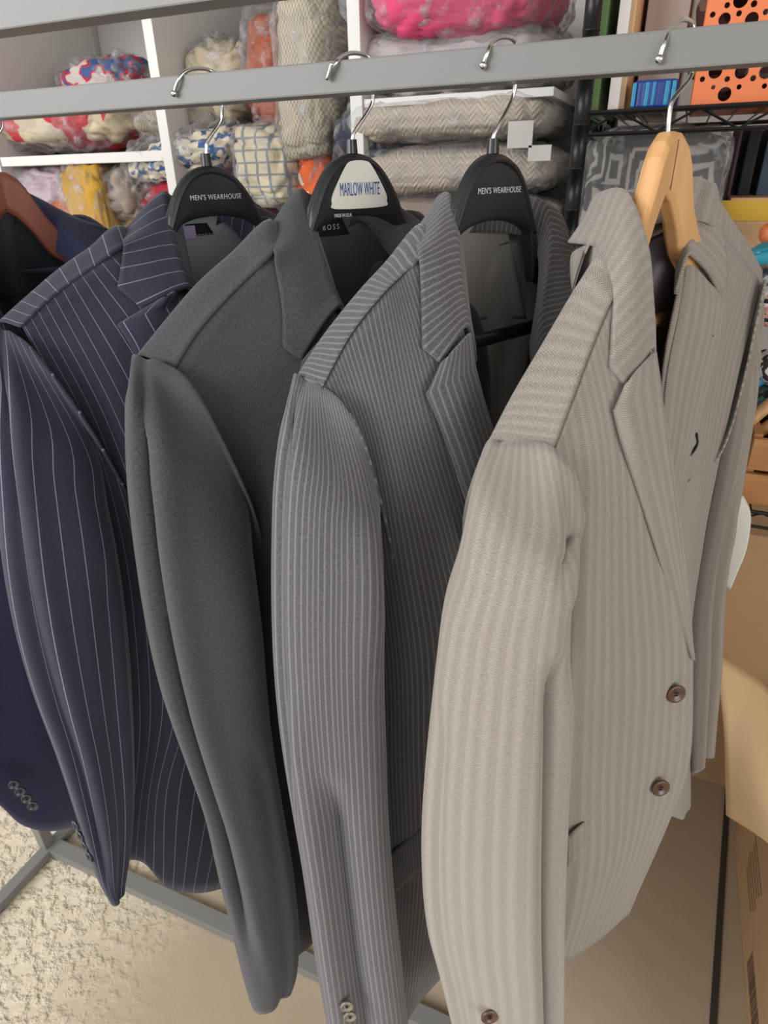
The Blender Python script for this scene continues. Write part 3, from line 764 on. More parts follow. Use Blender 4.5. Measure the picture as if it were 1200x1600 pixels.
# seams, flaps, slit shadow, labels
M['seam'] = plain('seam_dark_thread', lin(44, 42, 42), .95); M['seam_beige'] = plain('seam_beige', lin(96, 86, 76), .95)  # thread colours of the seam lines
for J, sm in ((JB, 'seam_beige'), (JS, 'seam'), (JC, 'seam'), (JP, 'seam')):
    pr_ = [J['F'].pix(p)[:2] for p in J['front_local'][0]]
    seam(J, pr_, M[sm], 'shoulder_seam', lift=.0012, r=.0005)
    seam(J, J['head'], M[sm], 'armhole_seam', J['slp'], .0006, .0005)
def patch(J, name, quad, m, lift=.004, pts='body', n=(4, 4), thick=.0015, bulge=0):
    (a, b, c, d) = [Vector(q) for q in quad]; g = []
    for i in range(n[0]):
        r = []
        for j in range(n[1]):
            q = a.lerp(b, j / (n[1] - 1)).lerp(d.lerp(c, j / (n[1] - 1)), i / (n[0] - 1)); r.append(lay(J['F'], J[pts], q.x, q.y, lift + bulge * i / (n[0] - 1)))
        g.append(r)
    return surf_mesh(name, cr_surf(g, 3, 3), m, J['root'], thick=thick, off=0)
patch(JB, 'pocket_flap', ((886, 1306), (913, 1284), (914, 1322), (886, 1360)), M['beige'], bulge=.0025, lift=.0012, n=(3, 3))
patch(JS, 'pocket_flap', ((596, 1345), (668, 1285), (672, 1345), (600, 1410)), M['stripe'], bulge=.003, lift=.003)
seam(JB, [(1088, 678), (1089, 692), (1084, 704), (1075, 714)], M['black_label'], 'slit_shadow', 'bodyf', .012, .0016)  # black strip drawn in as the shadow along pocket and lapel edge
seam(JB, [(1056, 770), (1070, 758), (1083, 742)], M['seam_beige'], 'chest_pocket_edge', 'bodyf', .006, .0005)
seam(JB, [(1098, 514), (1106, 519), (1115, 526)], M['seam_beige'], 'buttonhole', 'bodyf', .0115, .0006)
def neck_label(J, w_, h_, z, m, text=None, uo=0):
    zn = J['col_local'][5][0].z - .034
    o = box_obj('neck_label', (-.0004, -w_ / 2, -h_ / 2), (.0004, w_ / 2, h_ / 2), m, None); o.parent = J['root']; o.location = (-.040, uo, zn + z)
    if text: text_mesh('label_lettering', text, .007, M['text_silver'], o, Vector((.0007, 0, 0)), disc_basis(Vector((1, 0, 0))), squeeze=.9, space=1.6)
    return o
neck_label(JC, .056, .016, .003, M['black_label'], 'BOSS'); neck_label(JP, .07, .012, .000, M['black_label'])
neck_label(JP, .018, .013, -.002, M['lilac'], None, -.012).location.x += .002
for J in (JP, JB):
    zn = J['col_local'][5][0].z - .034; bm = bmesh.new()
    for k in range(-14, 14):
        f = lambda q: Vector((-.041 + .028 * (q / 17) ** 2 + .003, .066 * q / 17, zn - .005 + .004 * (q / 17) ** 2))
        tube(bm, [f(k), f(k + .55)], .0004, 5)
    bm_obj('lining_stitch', bm, M['thread'], J['root'])

# ---------------------------------------------------------------- things behind the rack
def pat(name, cols, kind='blotch', scale=8, rough=.9, bmp=.4):
    m, nt, b = newmat(name); tc = N_(nt, 'ShaderNodeTexCoord'); o = tc.outputs['Object']
    cols = [lin(*c) for c in cols]; f = nz(nt, o, scale, 3); fine = nz(nt, o, 90, 4)
    if kind == 'blotch':
        cr = N_(nt, 'ShaderNodeValToRGB'); cr.color_ramp.interpolation = 'CONSTANT'; nt.links.new(f, cr.inputs[0])
        n = len(cols)
        while len(cr.color_ramp.elements) < n: cr.color_ramp.elements.new(.5)
        for i, e in enumerate(cr.color_ramp.elements): e.position = 0 if i == 0 else .40 + .2 * i / n; e.color = (*cols[i], 1)
        col = cr.outputs[0]; h = fine
    elif kind in ('weave', 'zigzag', 'plaid'):
        sp = N_(nt, 'ShaderNodeSeparateXYZ'); nt.links.new(o, sp.inputs[0]); x, z = sp.outputs[0], sp.outputs[2]
        x = mth(nt, 'MULTIPLY_ADD', f, .02, x)
        if kind == 'zigzag':
            l = mth(nt, 'SINE', mth(nt, 'MULTIPLY', mth(nt, 'ADD', mth(nt, 'PINGPONG', x, .012), z), 2 * PI / .008))
        elif kind == 'weave':
            l = mth(nt, 'MULTIPLY', mth(nt, 'SINE', mth(nt, 'MULTIPLY', x, 2 * PI / .006)), mth(nt, 'SINE', mth(nt, 'MULTIPLY', z, 2 * PI / .012)))
        else:
            l = mth(nt, 'MAXIMUM', mth(nt, 'SUBTRACT', mth(nt, 'SINE', mth(nt, 'MULTIPLY', x, 2 * PI / .028)), .7), mth(nt, 'SUBTRACT', mth(nt, 'SINE', mth(nt, 'MULTIPLY', z, 2 * PI / .02)), .75))
            l = mth(nt, 'MULTIPLY', l, 4)
        cl = N_(nt, 'ShaderNodeClamp'); nt.links.new(mth(nt, 'MULTIPLY_ADD', l, .5, .5) if kind != 'plaid' else l, cl.inputs[0])
        col = mixc(nt, cl.outputs[0], cols[0], cols[1]); h = cl.outputs[0]
    elif kind == 'ikat':
        mp = N_(nt, 'ShaderNodeMapping'); mp.inputs['Scale'].default_value = (16, 16, 11); mp.inputs['Rotation'].default_value = (0, .78, 0); nt.links.new(o, mp.inputs[0])
        ck = N_(nt, 'ShaderNodeTexVoronoi'); ck.distance = 'MANHATTAN'; ck.inputs['Scale'].default_value = 1.0; nt.links.new(mp.outputs[0], ck.inputs[0])
        sn = mth(nt, 'SINE', mth(nt, 'MULTIPLY', ck.outputs[0], 22)); cl = N_(nt, 'ShaderNodeClamp'); nt.links.new(mth(nt, 'MULTIPLY', mth(nt, 'ADD', sn, mth(nt, 'MULTIPLY_ADD', f, 2, -1)), 1.5), cl.inputs[0])
        col = mixc(nt, cl.outputs[0], cols[0], cols[1]); h = fine
    else: col = mixc(nt, f, cols[0], cols[-1]); h = fine
    nt.links.new(col, b.inputs['Base Color']); b.inputs['Roughness'].default_value = rough
    bump(nt, b, h, bmp, .003)
    return m
def wrap_mat():
    m = bpy.data.materials.new('clear_plastic'); m.use_nodes = True; nt = m.node_tree; nt.nodes.clear()
    out = N_(nt, 'ShaderNodeOutputMaterial'); tr = N_(nt, 'ShaderNodeBsdfTransparent'); gl = N_(nt, 'ShaderNodeBsdfPrincipled')
    gl.inputs['Roughness'].default_value = .14; gl.inputs['Base Color'].default_value = (.45, .45, .46, 1); gl.inputs['Specular IOR Level'].default_value = 1
    tc = N_(nt, 'ShaderNodeTexCoord'); f = nz(nt, tc.outputs['Object'], 30, 5, .65)
    lw = N_(nt, 'ShaderNodeLayerWeight'); lw.inputs[0].default_value = .35
    a = mth(nt, 'MULTIPLY_ADD', lw.outputs[1], .35, .07); cr = N_(nt, 'ShaderNodeMapRange'); nt.links.new(f, cr.inputs[0]); cr.inputs[1].default_value = .52; cr.inputs[2].default_value = .72; cr.inputs[4].default_value = .55
    mx = N_(nt, 'ShaderNodeMixShader'); nt.links.new(mth(nt, 'ADD', a, cr.outputs[0]), mx.inputs[0]); nt.links.new(tr.outputs[0], mx.inputs[1]); nt.links.new(gl.outputs[0], mx.inputs[2])
    bp = N_(nt, 'ShaderNodeBump'); bp.inputs['Strength'].default_value = .9; bp.inputs['Distance'].default_value = .012; nt.links.new(f, bp.inputs['Height']); nt.links.new(bp.outputs[0], gl.inputs['Normal'])
    nt.links.new(mx.outputs[0], out.inputs[0]); return m
M['wrap'] = wrap_mat()
M['white'] = plain('white_melamine', lin(220, 217, 212), .5); M['white_warm'] = plain('white_paper', lin(206, 198, 190), .7)
M['wire'] = plain('black_wire', lin(26, 26, 28), .35, metal=.3); M['card'] = plain('cardboard', lin(186, 150, 110), .85, noise_amt=.06, nscale=30, bmp=.1)
M['card_pale'] = plain('cardboard_pale', lin(222, 186, 140), .85, noise_amt=.05, nscale=25, bmp=.1)
M['print'] = plain('box_print', lin(96, 76, 58), .9)
M['tape'] = plain('yellow_tape', lin(196, 156, 40), .3)

def blob(name, label, cat, px, Y, m, depth=.16, ex=(.55, .75), lump=.012, seed=0, wrap=True, group=None, tilt=0, fr=9):
    """cushion-like soft thing seen over the pixel box px = (x0, y0, x1, y1) with its middle at distance Y"""
    x0, y0, x1, y1 = px; cx, cy = (x0 + x1) / 2, (y0 + y1) / 2
    a, b_ = atY(x0, cy, Y), atY(x1, cy, Y); t, d = atY(cx, y0, Y), atY(cx, y1, Y)
    rx, rz, ry = (b_.x - a.x) / 2, (t.z - d.z) / 2, depth / 2; c = Vector(((a.x + b_.x) / 2, Y, (t.z + d.z) / 2))
    def make(off, am, f2):
        bm = bmesh.new(); bmesh.ops.create_uvsphere(bm, u_segments=88, v_segments=52, radius=1)
        sg = lambda v, e: math.copysign(abs(v) ** e, v)
        for v in bm.verts:
            p = v.co; phi = math.asin(max(-1, min(1, p.z))); th = math.atan2(p.y, p.x)
            q = Vector((sg(math.cos(phi), ex[1]) * sg(math.cos(th), ex[0]) * (rx + off), sg(math.cos(phi), ex[1]) * sg(math.sin(th), ex[0]) * (ry + off), sg(math.sin(phi), ex[1]) * (rz + off)))
            n = p.normalized(); w_ = q + Vector((seed * 3.1, seed, 0))
            f = noise.noise(w_ * f2) * am + noise.noise(w_ * f2 * 2.7) * am * .6 - (1 - abs(noise.noise(w_ * f2 * 3.1 + Vector((9, 2, 5))))) ** 6 * am * .9 + (1 - abs(noise.noise(w_ * f2 * 1.6 + Vector((5, 5, 5))))) ** 3 * am * .5 - am * .3
            v.co = Matrix.Rotation(tilt, 3, 'Y') @ (q + n * f)
        return bm
    o = bm_obj(name, make(0, lump, fr), m, None, True); o.location = c; tag(o, label, cat, group)
    if wrap: bm_obj('plastic_wrap', make(.006, lump * 1.1, fr * 1.3), M['wrap'], o, True)
    return o

# white cube shelving on the left
unit = thing('cube_shelving', 'white open cube shelving unit packed with bagged textiles, behind the jackets', 'shelving unit', (-.9, 1.35, 0))
YF, YB = 1.15, 1.52
def zat(py, px, Y): return atY(px, py, Y).z
x_d = [-1.40, -.94, -.535]; 
for k, x in enumerate((-1.40, atY(233, 60, YF).x, atY(553, 60, YF).x, atY(919, 100, YF).x)):
    box_obj('side_panel', (x - .011, YF, .05), (x + .011, YB, 2.0), M['white'], unit, .001)
xs = [-1.40, atY(233, 60, YF).x, atY(553, 60, YF).x, -.19]
z_sh = zat(243, 130, YF)
def shelf(x0, x1, z, t=.018): box_obj('shelf', (x0 + .012, YF + .004, z - t), (x1 - .012, YB, z), M['white'], unit, .001)
z1 = zat(240, 130, YF)
shelf(xs[0], xs[1], z1); shelf(xs[0], xs[1], z1 + .34); shelf(xs[0], xs[1], z1 - .34)
shelf(xs[1], xs[2], z1 + .36); shelf(xs[1], xs[2], z1 - .06 - .1); shelf(xs[1], xs[2], z1 - .5)
z3 = zat(150, 640, YF); shelf(xs[2], xs[3], z3, .012); shelf(xs[2], xs[3], z3 - .36); shelf(xs[2], xs[3], z3 + .36); shelf(xs[0], xs[1], z1 - .68); shelf(xs[2], xs[3], z3 - .72); shelf(xs[1], xs[2], z1 - .84)
box_obj('back_panel', (-1.41, YB, .05), (-.15, YB + .006, 2.0), M['white'], unit)
box_obj('door_panel', (-1.385, YB - .02, z1 + .005), (atY(104, 100, YB - .02).x, YB - .002, z1 + .315), M['white_warm'], unit, .001)

T = dict(
 redcream=pat('red_cream_textile', [(206, 190, 160), (196, 178, 150), (190, 52, 62), (200, 70, 76)], 'blotch', 7),
 redblue=pat('red_blue_textile', [(196, 186, 176), (190, 48, 60), (70, 92, 140)], 'blotch', 22),
 cream=pat('cream_textile', [(186, 168, 138), (206, 190, 160)], 'mix', 14), grey=pat('grey_beige_textile', [(140, 128, 108), (176, 162, 138)], 'weave', 10),
 blueprint=pat('cream_blue_print', [(226, 214, 190), (222, 208, 182), (60, 96, 150)], 'blotch', 60), rust=pat('rust_textile', [(150, 72, 44), (176, 92, 56)], 'mix', 12),
 plaid=pat('cream_blue_plaid', [(214, 200, 168), (128, 136, 144)], 'plaid', 8), knit=pat('grey_cream_knit', [(204, 194, 170), (150, 140, 122)], 'weave', 9),
 orange=pat('orange_white_textile', [(228, 220, 206), (224, 104, 52)], 'blotch', 12), red=pat('crimson_textile', [(150, 30, 46), (176, 44, 58)], 'mix', 14),
 mauve=pat('mauve_textile', [(176, 148, 158), (206, 184, 192)], 'mix', 9), mustard=pat('mustard_textile', [(176, 130, 30), (206, 160, 52)], 'mix', 9),
 oran=pat('orange_cloth', [(186, 86, 34), (206, 110, 50)], 'mix', 9), navyw=pat('navy_white_textile', [(40, 46, 66), (200, 192, 180)], 'blotch', 18),
 pink=pat('hot_pink_textile', [(214, 60, 106), (226, 84, 126)], 'mix', 6), greyc=pat('pale_grey_textile', [(170, 160, 160), (192, 182, 180)], 'mix', 8),
 herr=pat('beige_herringbone_blanket', [(200, 188, 172), (182, 169, 153)], 'zigzag', 6), taupe=pat('taupe_blanket', [(140, 122, 108), (170, 152, 136)], 'mix', 16),
 purple=plain('purple_box', lin(88, 48, 150), .5), navyt=pat('navy_textile', [(52, 54, 76), (120, 112, 110)], 'blotch', 20),
 ikat=pat('grey_ikat_textile', [(84, 82, 80), (160, 154, 146)], 'ikat', 14))
BG = 'bagged textiles on the white shelves'
blob('textile_bag', 'clear bag of red and cream cloth lying on the left shelf', 'bag of textiles', (-70, 150, 243, 240), 1.3, T['redcream'], .26, lump=.014, seed=1, group=BG)
blob('textile_bag', 'small red white and blue bundle stacked on the red and cream bag', 'bag of textiles', (120, 92, 234, 165), 1.36, T['redblue'], .16, lump=.014, seed=2, group=BG)
blob('textile_bag', 'dusty mauve bundle in plastic under the left shelf', 'bag of textiles', (22, 252, 165, 345), 1.27, T['mauve'], .2, lump=.016, seed=3, group=BG)
blob('textile_bag', 'mustard yellow cushion in clear plastic standing upright', 'bag of textiles', (120, 255, 190, 400), 1.2, T['mustard'], .1, lump=.010, seed=4, group=BG, ex=(.5, .4), fr=14)
blob('textile_bag', 'orange cloth peeking out left of the mustard cushion', 'bag of textiles', (90, 308, 135, 400), 1.19, T['oran'], .1, lump=.01, seed=5, group=BG)
blob('textile_bag', 'navy and white bundle below the mauve one', 'bag of textiles', (-30, 330, 105, 430), 1.27, T['navyw'], .16, lump=.014, seed=6, group=BG)
blob('textile_bag', 'crumpled clear bag of brownish cloth right of the mustard cushion', 'bag of textiles', (180, 262, 245, 350), 1.23, T['taupe'], .12, lump=.016, seed=7, group=BG)
blob('textile_bag', 'yellow cloth low beside the mustard cushion, just above the pinstripe shoulder', 'bag of textiles', (185, 325, 260, 420), 1.26, T['mustard'], .14, lump=.014, seed=8, group=BG)
blob('textile_bag', 'big cream bundle in clear plastic leaning in the middle cube above the rail', 'bag of textiles', (325, 55, 415, 190), 1.3, T['cream'], .2, lump=.016, seed=9, group=BG, tilt=.25)
blob('textile_bag', 'grey beige woven bundle in plastic just under the rail', 'bag of textiles', (243, 150, 392, 225), 1.32, T['grey'], .22, lump=.014, seed=10, group=BG)
blob('textile_bag', 'cream bag with blue curly print above the pinstripe jacket hanger', 'bag of textiles', (215, 205, 405, 278), 1.24, T['blueprint'], .16, lump=.016, seed=11, group=BG, tilt=-.2)
blob('textile_bag', 'crimson bundle squeezed behind the pinstripe jacket hanger', 'bag of textiles', (225, 262, 430, 345), 1.3, T['red'], .2, lump=.014, seed=12, group=BG)
blob('textile_bag', 'rust orange cloth in shiny plastic standing upright', 'bag of textiles', (396, 14, 474, 196), 1.25, T['rust'], .12, lump=.014, seed=13, group=BG, ex=(.6, .5))
blob('textile_bag', 'cream bundle with a blue plaid, below the rust orange cloth', 'bag of textiles', (386, 192, 482, 322), 1.22, T['plaid'], .14, lump=.012, seed=14, group=BG, ex=(.6, .5))
blob('textile_bag', 'tall roll of grey and cream knit against the shelf divider', 'bag of textiles', (448, -20, 530, 250), 1.22, T['knit'], .13, lump=.010, seed=15, group=BG, ex=(.6, .35), tilt=.04)
blob('textile_bag', 'white and orange cloth left of the white badge hanger', 'bag of textiles', (474, 228, 530, 330), 1.24, T['orange'], .12, lump=.010, seed=16, group=BG)
blob('textile_bag', 'plastic bag of navy cloth right of the shelf divider', 'bag of textiles', (535, 168, 610, 290), 1.22, T['navyt'], .12, lump=.014, seed=17, group=BG)
o = box_obj('storage_box', atY(574, 125, 1.25) , atY(602, -60, 1.32), T['purple'], None, .002); tag(o, 'purple box standing left of the pink cushion', 'box')
blob('textile_bag', 'pale grey cushion in plastic under the hot pink cushion', 'bag of textiles', (582, 45, 890, 165), 1.3, T['greyc'], .28, lump=.012, seed=18, group=BG, ex=(.5, .7))
blob('textile_bag', 'hot pink cushion in clear plastic at the top of the shelves', 'bag of textiles', (606, -60, 885, 75), 1.24, T['pink'], .26, lump=.010, seed=19, group=BG, ex=(.5, .8))
G2 = 'folded blankets stacked on the right shelf'
blob('folded_blanket', 'beige zigzag blanket in plastic, topmost of the folded stack', 'blanket', (582, 150, 880, 228), 1.28, T['herr'], .28, ex=(.35, .7), lump=.008, seed=20, group=G2)
blob('folded_blanket', 'beige zigzag blanket in plastic, second of the folded stack', 'blanket', (572, 226, 888, 305), 1.28, T['herr'], .28, ex=(.35, .7), lump=.008, seed=21, group=G2)
blob('folded_blanket', 'taupe blanket in plastic, third down in the folded stack', 'blanket', (575, 303, 885, 350), 1.28, T['taupe'], .28, ex=(.35, .7), lump=.008, seed=22, group=G2)
blob('folded_blanket', 'taupe and navy blanket at the bottom of the folded stack', 'blanket', (580, 348, 880, 420), 1.28, T['navyt'], .28, ex=(.35, .7), lump=.008, seed=23, group=G2)
for px_, lab in (((792, 188, 834, 232), 'white paper tag on the topmost folded blanket'), ((824, 226, 862, 252), 'white paper tag on the second folded blanket')):
    a, b_ = atY(px_[0], px_[3], 1.125), atY(px_[2], px_[1], 1.125)
    o = box_obj('paper_tag', a, Vector((b_.x, a.y + .0015, b_.z)), M['tag_paper']); tag(o, lab, 'paper tag')

# black wire shelving on the right
wr = thing('wire_shelving', 'black wire shelving rack on the right behind the sand jacket', 'shelving unit', (.3, 1.2, 0))
XW0, XW1, YW0, YW1 = -.136, .98, 1.0, 1.395
for x in (XW0, XW1):
    for y in (YW0, YW1):
        zz = [.02]; rr = [.0102]
        for k in range(40): h_ = .1 + k * .05; zz += [h_, h_ + .0004, h_ + .002, h_ + .0024]; rr += [.0102, .0109, .0109, .0102]
        bm = bmesh.new(); tube(bm, [(x, y, z_) for z_ in zz + [2.1]], rr + [.0102], 16); o = bm_obj('post', bm, M['wire'], wr, True); o.location = -wr.location
def wire_shelf(z):
    bm = bmesh.new()
    for zz, rr in ((z, .0032), (z - .024, .0026)):
        tube(bm, [(XW0, YW0, zz), (XW1, YW0, zz), (XW1, YW1, zz), (XW0, YW1, zz), (XW0, YW0, zz)], rr, 8)
    n = 24; st = (XW1 - XW0) / n
    tube(bm, [(XW0 + i * st, YW0, z if i % 2 else z - .024) for i in range(n + 1)], .0019, 6)
    tube(bm, [(XW0, YW0 + i * .395 / 12, z if i % 2 else z - .024) for i in range(13)], .0019, 6)
    o = bm_obj('shelf_frame', bm, M['wire'], wr); o.location = -wr.location
    bm = bmesh.new()
    for i in range(1, 36): x = XW0 + i * (XW1 - XW0) / 36; tube(bm, [(x, YW0, z + .002), (x, YW1, z + .002)], .0014, 6)
    o = bm_obj('shelf_wires', bm, M['wire'], wr); o.location = -wr.location
zw = atY(1000, 173, 1.0).z; zl = atY(1180, 800, 1.0).z
zm = atY(1180, 470, 1.0).z
for z in (zw, zm, zl): wire_shelf(z)
def upright(name, lab, cat, px, y0, y1, m, bev=.002, group=None, z0=None):
    """box whose front face covers px = (x0, y0, x1, y1) at distance y0"""
    a, b_ = atY(px[0], px[3], y0), atY(px[2], px[1], y0)
    o = box_obj(name, (a.x, y0, z0 if z0 is not None else a.z), (b_.x, y1, b_.z), m, None, bev)
    if lab: tag(o, lab, cat, group)
    return o
zs = zw + .004
M['green'] = plain('green_cloth', lin(112, 142, 90), .8, noise_amt=.1, nscale=60); M['blue_plast'] = plain('blue_plastic', lin(28, 60, 130), .4); M['teal'] = plain('teal_blue', lin(30, 140, 180), .4)
book = upright('ring_binder', 'green backed binder with a torn cream edge, at the left of the wire shelf', 'binder', (924, -80, 962, 172), 1.02, 1.26, M['green'], z0=zs)
bl = box_obj('cream_edge', Vector((book.location.x + .0165, 1.018, zs)), Vector((book.location.x + .030, 1.262, zs + .30)), M['white_warm'], book, .001)
upright('cardboard_folder', 'tall brown cardboard folder leaning beside the green binder', 'folder', (974, -80, 994, 172), 1.03, 1.28, M['card_pale'], z0=zs)
upright('storage_box', 'plain off-white carton behind the blue tin on the wire shelf', 'box', (990, -80, 1094, 172), 1.12, 1.36, M['white_warm'], z0=zs)
# blue ribbed tin
tin = thing('striped_tin', 'small blue and teal ribbed tin on the wire shelf below the rail', 'tin', (0, 0, 0))
ta, tb = atY(985, 171, 1.05), atY(1056, 171, 1.05); tc_ = Vector(((ta.x + tb.x) / 2, 1.05, zs)); tin.location = tc_
tw = (tb.x - ta.x) / 2
def rbox(w_, d_, h, z0=0):
    bm = bmesh.new(); P = []
    for k in range(32):
        a = 2 * PI * k / 32; P.append((math.copysign(abs(math.cos(a)) ** .5, math.cos(a)) * w_, math.copysign(abs(math.sin(a)) ** .5, math.sin(a)) * d_))
    lay_ = [[bm.verts.new((x * s, y * s, z0 + z)) for x, y in P] for z, s in ((0, .96), (h * .08, 1), (h * .9, 1), (h, .94))]
    for i in range(3):
        for k in range(32): bm.faces.new((lay_[i][k], lay_[i][(k + 1) % 32], lay_[i + 1][(k + 1) % 32], lay_[i + 1][k]))
    bm.faces.new(lay_[0][::-1]); bm.faces.new(lay_[-1]); return bm
bm_obj('tin_body', rbox(tw, .03, .030), M['blue_plast'], tin)
for k in range(7):
    o = box_obj('rib', (0, 0, 0), (.0048, .003, .026), [M['teal'], M['blue_plast'], M['teal']][k % 3], tin, .001); o.location = (-tw * .86 + k * .0078, -.0285, .0148)
# orange basket with round holes
bk = thing('plastic_basket', 'orange plastic basket with round holes at the top right', 'basket')
M['orange_pl'] = plain('orange_plastic', lin(226, 122, 72), .45)
YB0 = 1.03
x0b = atY(1078, 171, YB0).x; x1b = x0b + .30; hb = .26
bk.location = ((x0b + x1b) / 2, YB0 + .11, zs)
def holes_face(w_, h_, holes):
    cu = bpy.data.curves.new('p', 'CURVE'); cu.dimensions = '2D'; cu.fill_mode = 'BOTH'; cu.extrude = .0012; cu.resolution_u = 8
    def poly(pts):
        sp = cu.splines.new('POLY'); sp.points.add(len(pts) - 1); sp.use_cyclic_u = True
        for p, q in zip(sp.points, pts): p.co = (q[0], q[1], 0, 1)
    done = []
    poly([(0, 0), (w_, 0), (w_, h_), (0, h_)])
    for (x, y, r) in holes:
        if r + .002 < x < w_ - r - .002 and r + .002 < y < h_ - r - .002 and all(math.hypot(x - a, y - b) > r + c + .001 for a, b, c in done):
            done.append((x, y, r)); poly([(x + r * math.cos(2 * PI * k / 24), y + r * math.sin(2 * PI * k / 24)) for k in range(24)])
    t = bpy.data.objects.new('t', cu); C.objects.link(t); bpy.context.view_layer.update()
    me = bpy.data.meshes.new_from_object(t.evaluated_get(bpy.context.evaluated_depsgraph_get())); bpy.data.objects.remove(t)
    me.materials.clear(); return me
HP = [(910, 395, 38), (1055, 395, 38), (1190, 395, 38), (960, 520, 38), (1100, 525, 38), (838, 438, 15), (975, 437, 15), (1118, 432, 16), (898, 482, 12), (1040, 480, 14), (1180, 475, 14),
      (905, 0, 32), (975, 30, 15), (1050, 0, 40), (1123, 22, 17), (895, 82, 15), (1040, 75, 15), (1187, 67, 15), (960, 108, 33), (1110, 108, 36), (905, 260, 36), (1040, 255, 36), (1170, 258, 36), (975, 310, 14), (1110, 310, 14), (840, 320, 14), (975, 190, 15), (1100, 195, 15), (860, 200, 14), (1040, 165, 14)]
holes = []
oz = atY(1078, 171, YB0)
for (x, y, r) in HP:
    p = atY(860 + x * .2833, y * .2833, YB0); holes.append((p.x - x0b, p.z - zs, r * .2833 * .00070))
holes += [(x + .106, y, r) for x, y, r in holes if x + .106 > .105]
me = holes_face(.30, hb, holes); o = link('front_wall', me, M['orange_pl'], bk); o.matrix_local = Matrix.Translation((-.15, -.11, 0)) @ Matrix.Rotation(PI / 2, 4, 'X')
me2 = holes_face(.22, hb, [(h[0] * .8, h[1], h[2]) for h in holes])
for sx in (-.15, .15):
    o = link('side_wall', me2.copy(), M['orange_pl'], bk); o.matrix_local = Matrix.Translation((sx, -.11, 0)) @ Matrix.Rotation(PI / 2, 4, 'Z') @ Matrix.Rotation(PI / 2, 4, 'X')
o = link('back_wall', me.copy(), M['orange_pl'], bk); o.matrix_local = Matrix.Translation((-.15, .11, 0)) @ Matrix.Rotation(PI / 2, 4, 'X')
o = box_obj('base', (0, 0, 0), (.30, .22, .003), M['orange_pl'], bk); o.location = (0, 0, .0015)
blob('stored_cloth', 'dark brown cloth seen through the holes of the orange basket', 'cloth', (1090, -60, 1290, 160), 1.14, pat('dark_mixed_cloth', [(70, 42, 36), (110, 84, 72), (150, 150, 140)], 'blotch', 20), .16, lump=.012, seed=30, wrap=False)
# below the wire shelf
blob('throw_cushion', 'grey patterned cushion in clear plastic behind the wooden hanger', 'cushion', (912, 207, 1122, 455), 1.16, T['ikat'], .16, ex=(.3, .3), lump=.006, seed=31, tilt=0)
upright('file_folder', 'dark plum folder upright on the wire rack', 'folder', (1130, 196, 1163, 330), 1.2, 1.38, plain('plum_card', lin(86, 58, 66), .7))
upright('file_folder', 'black folder next to the plum folder', 'folder', (1164, 196, 1174, 330), 1.2, 1.38, plain('black_card', lin(28, 28, 34), .7))
upright('file_folder', 'slate blue folder at the right edge under the orange basket', 'folder', (1175, 196, 1230, 330), 1.2, 1.38, plain('slate_card', lin(66, 80, 96), .7))
upright('storage_box', 'white carton standing behind the plum folder', 'box', (1096, 200, 1131, 420), 1.3, 1.4, M['white_warm'])
cb = upright('cardboard_box', 'small cardboard box sealed with wide yellow tape', 'cardboard box', (1112, 308, 1290, 455), 1.12, 1.34, M['card'], z0=zm + .004)
tp = box_obj('yellow_tape', (cb.location.x - .094, 1.1185, atY(1150, 345, 1.12).z), (cb.location.x + .094, 1.1205, atY(1150, 313, 1.12).z), M['tape'], cb)
def polka():
    m, nt, b = newmat('teal_polka'); tc = N_(nt, 'ShaderNodeTexCoord'); v = N_(nt, 'ShaderNodeTexVoronoi'); v.inputs['Scale'].default_value = 75; v.inputs['Randomness'].default_value = .3
    nt.links.new(tc.outputs['Object'], v.inputs[0]); nt.links.new(mixc(nt, mth(nt, 'LESS_THAN', v.outputs[0], .25), lin(40, 150, 170), lin(220, 230, 220)), b.inputs['Base Color']); b.inputs['Roughness'].default_value = .5; return m
M['polka'] = polka()
blob('polka_dot_pouch', 'teal polka dot pouch beside the taped cardboard box', 'pouch', (1158, 378, 1240, 415), 1.03, M['polka'], .06, lump=.005, seed=32, wrap=False, tilt=-.25)
blob('orange_toy', 'rounded orange plastic item at the right edge above the teal pouch', 'plastic item', (1186, 346, 1250, 385), 1.06, M['orange_pl'], .05, lump=.002, seed=33, wrap=False)
blob('craft_supply_bag', 'clear bag of pale odds and ends at the right edge', 'bag', (1168, 412, 1290, 480), 1.08, pat('grey_white_mix', [(110, 120, 120), (206, 206, 206), (60, 70, 74)], 'blotch', 30), .14, lump=.012, seed=34)
blob('craft_supply_bag', 'pink and white paper bundle at the right edge by the jacket shoulder', 'bag', (1176, 440, 1290, 515), 1.03, pat('pink_white', [(230, 220, 214), (206, 150, 140)], 'blotch', 24), .08, lump=.008, seed=35, wrap=False)
yt = 1.06
bmk = lambda pts, r: tube(bmesh.new(), pts, r, 12)
for k, (a, b_, m_, lab) in enumerate((((1155, 672), (1240, 600), M['wood'], 'pale wooden tool handle, upper one of the crossed pair above the crate'), ((1150, 700), (1240, 640), M['wood'], 'pale wooden tool handle, lower one of the crossed pair above the crate'),
                                     ((1160, 610), (1240, 560), M['teal'], 'teal paint tube lying above the wooden handles'))):
    A, B = atY(*a, yt + .02 * k), atY(*b_, yt + .02 * k + .05); mid = (A + B) / 2
    bm = bmk([A - mid, B - mid], .0095); o = bm_obj('tool_handle' if k < 2 else 'paint_tube', bm, m_, None, True); o.location = mid; tag(o, lab, 'tool handle' if k < 2 else 'paint tube')
blob('craft_supply_bag', 'white rumpled bag right of the sand jacket above the paint tube', 'bag', (1170, 545, 1280, 600), 1.15, pat('white_blue', [(226, 226, 226), (60, 50, 44), (200, 206, 214)], 'blotch', 16), .12, lump=.008, seed=36, wrap=False)
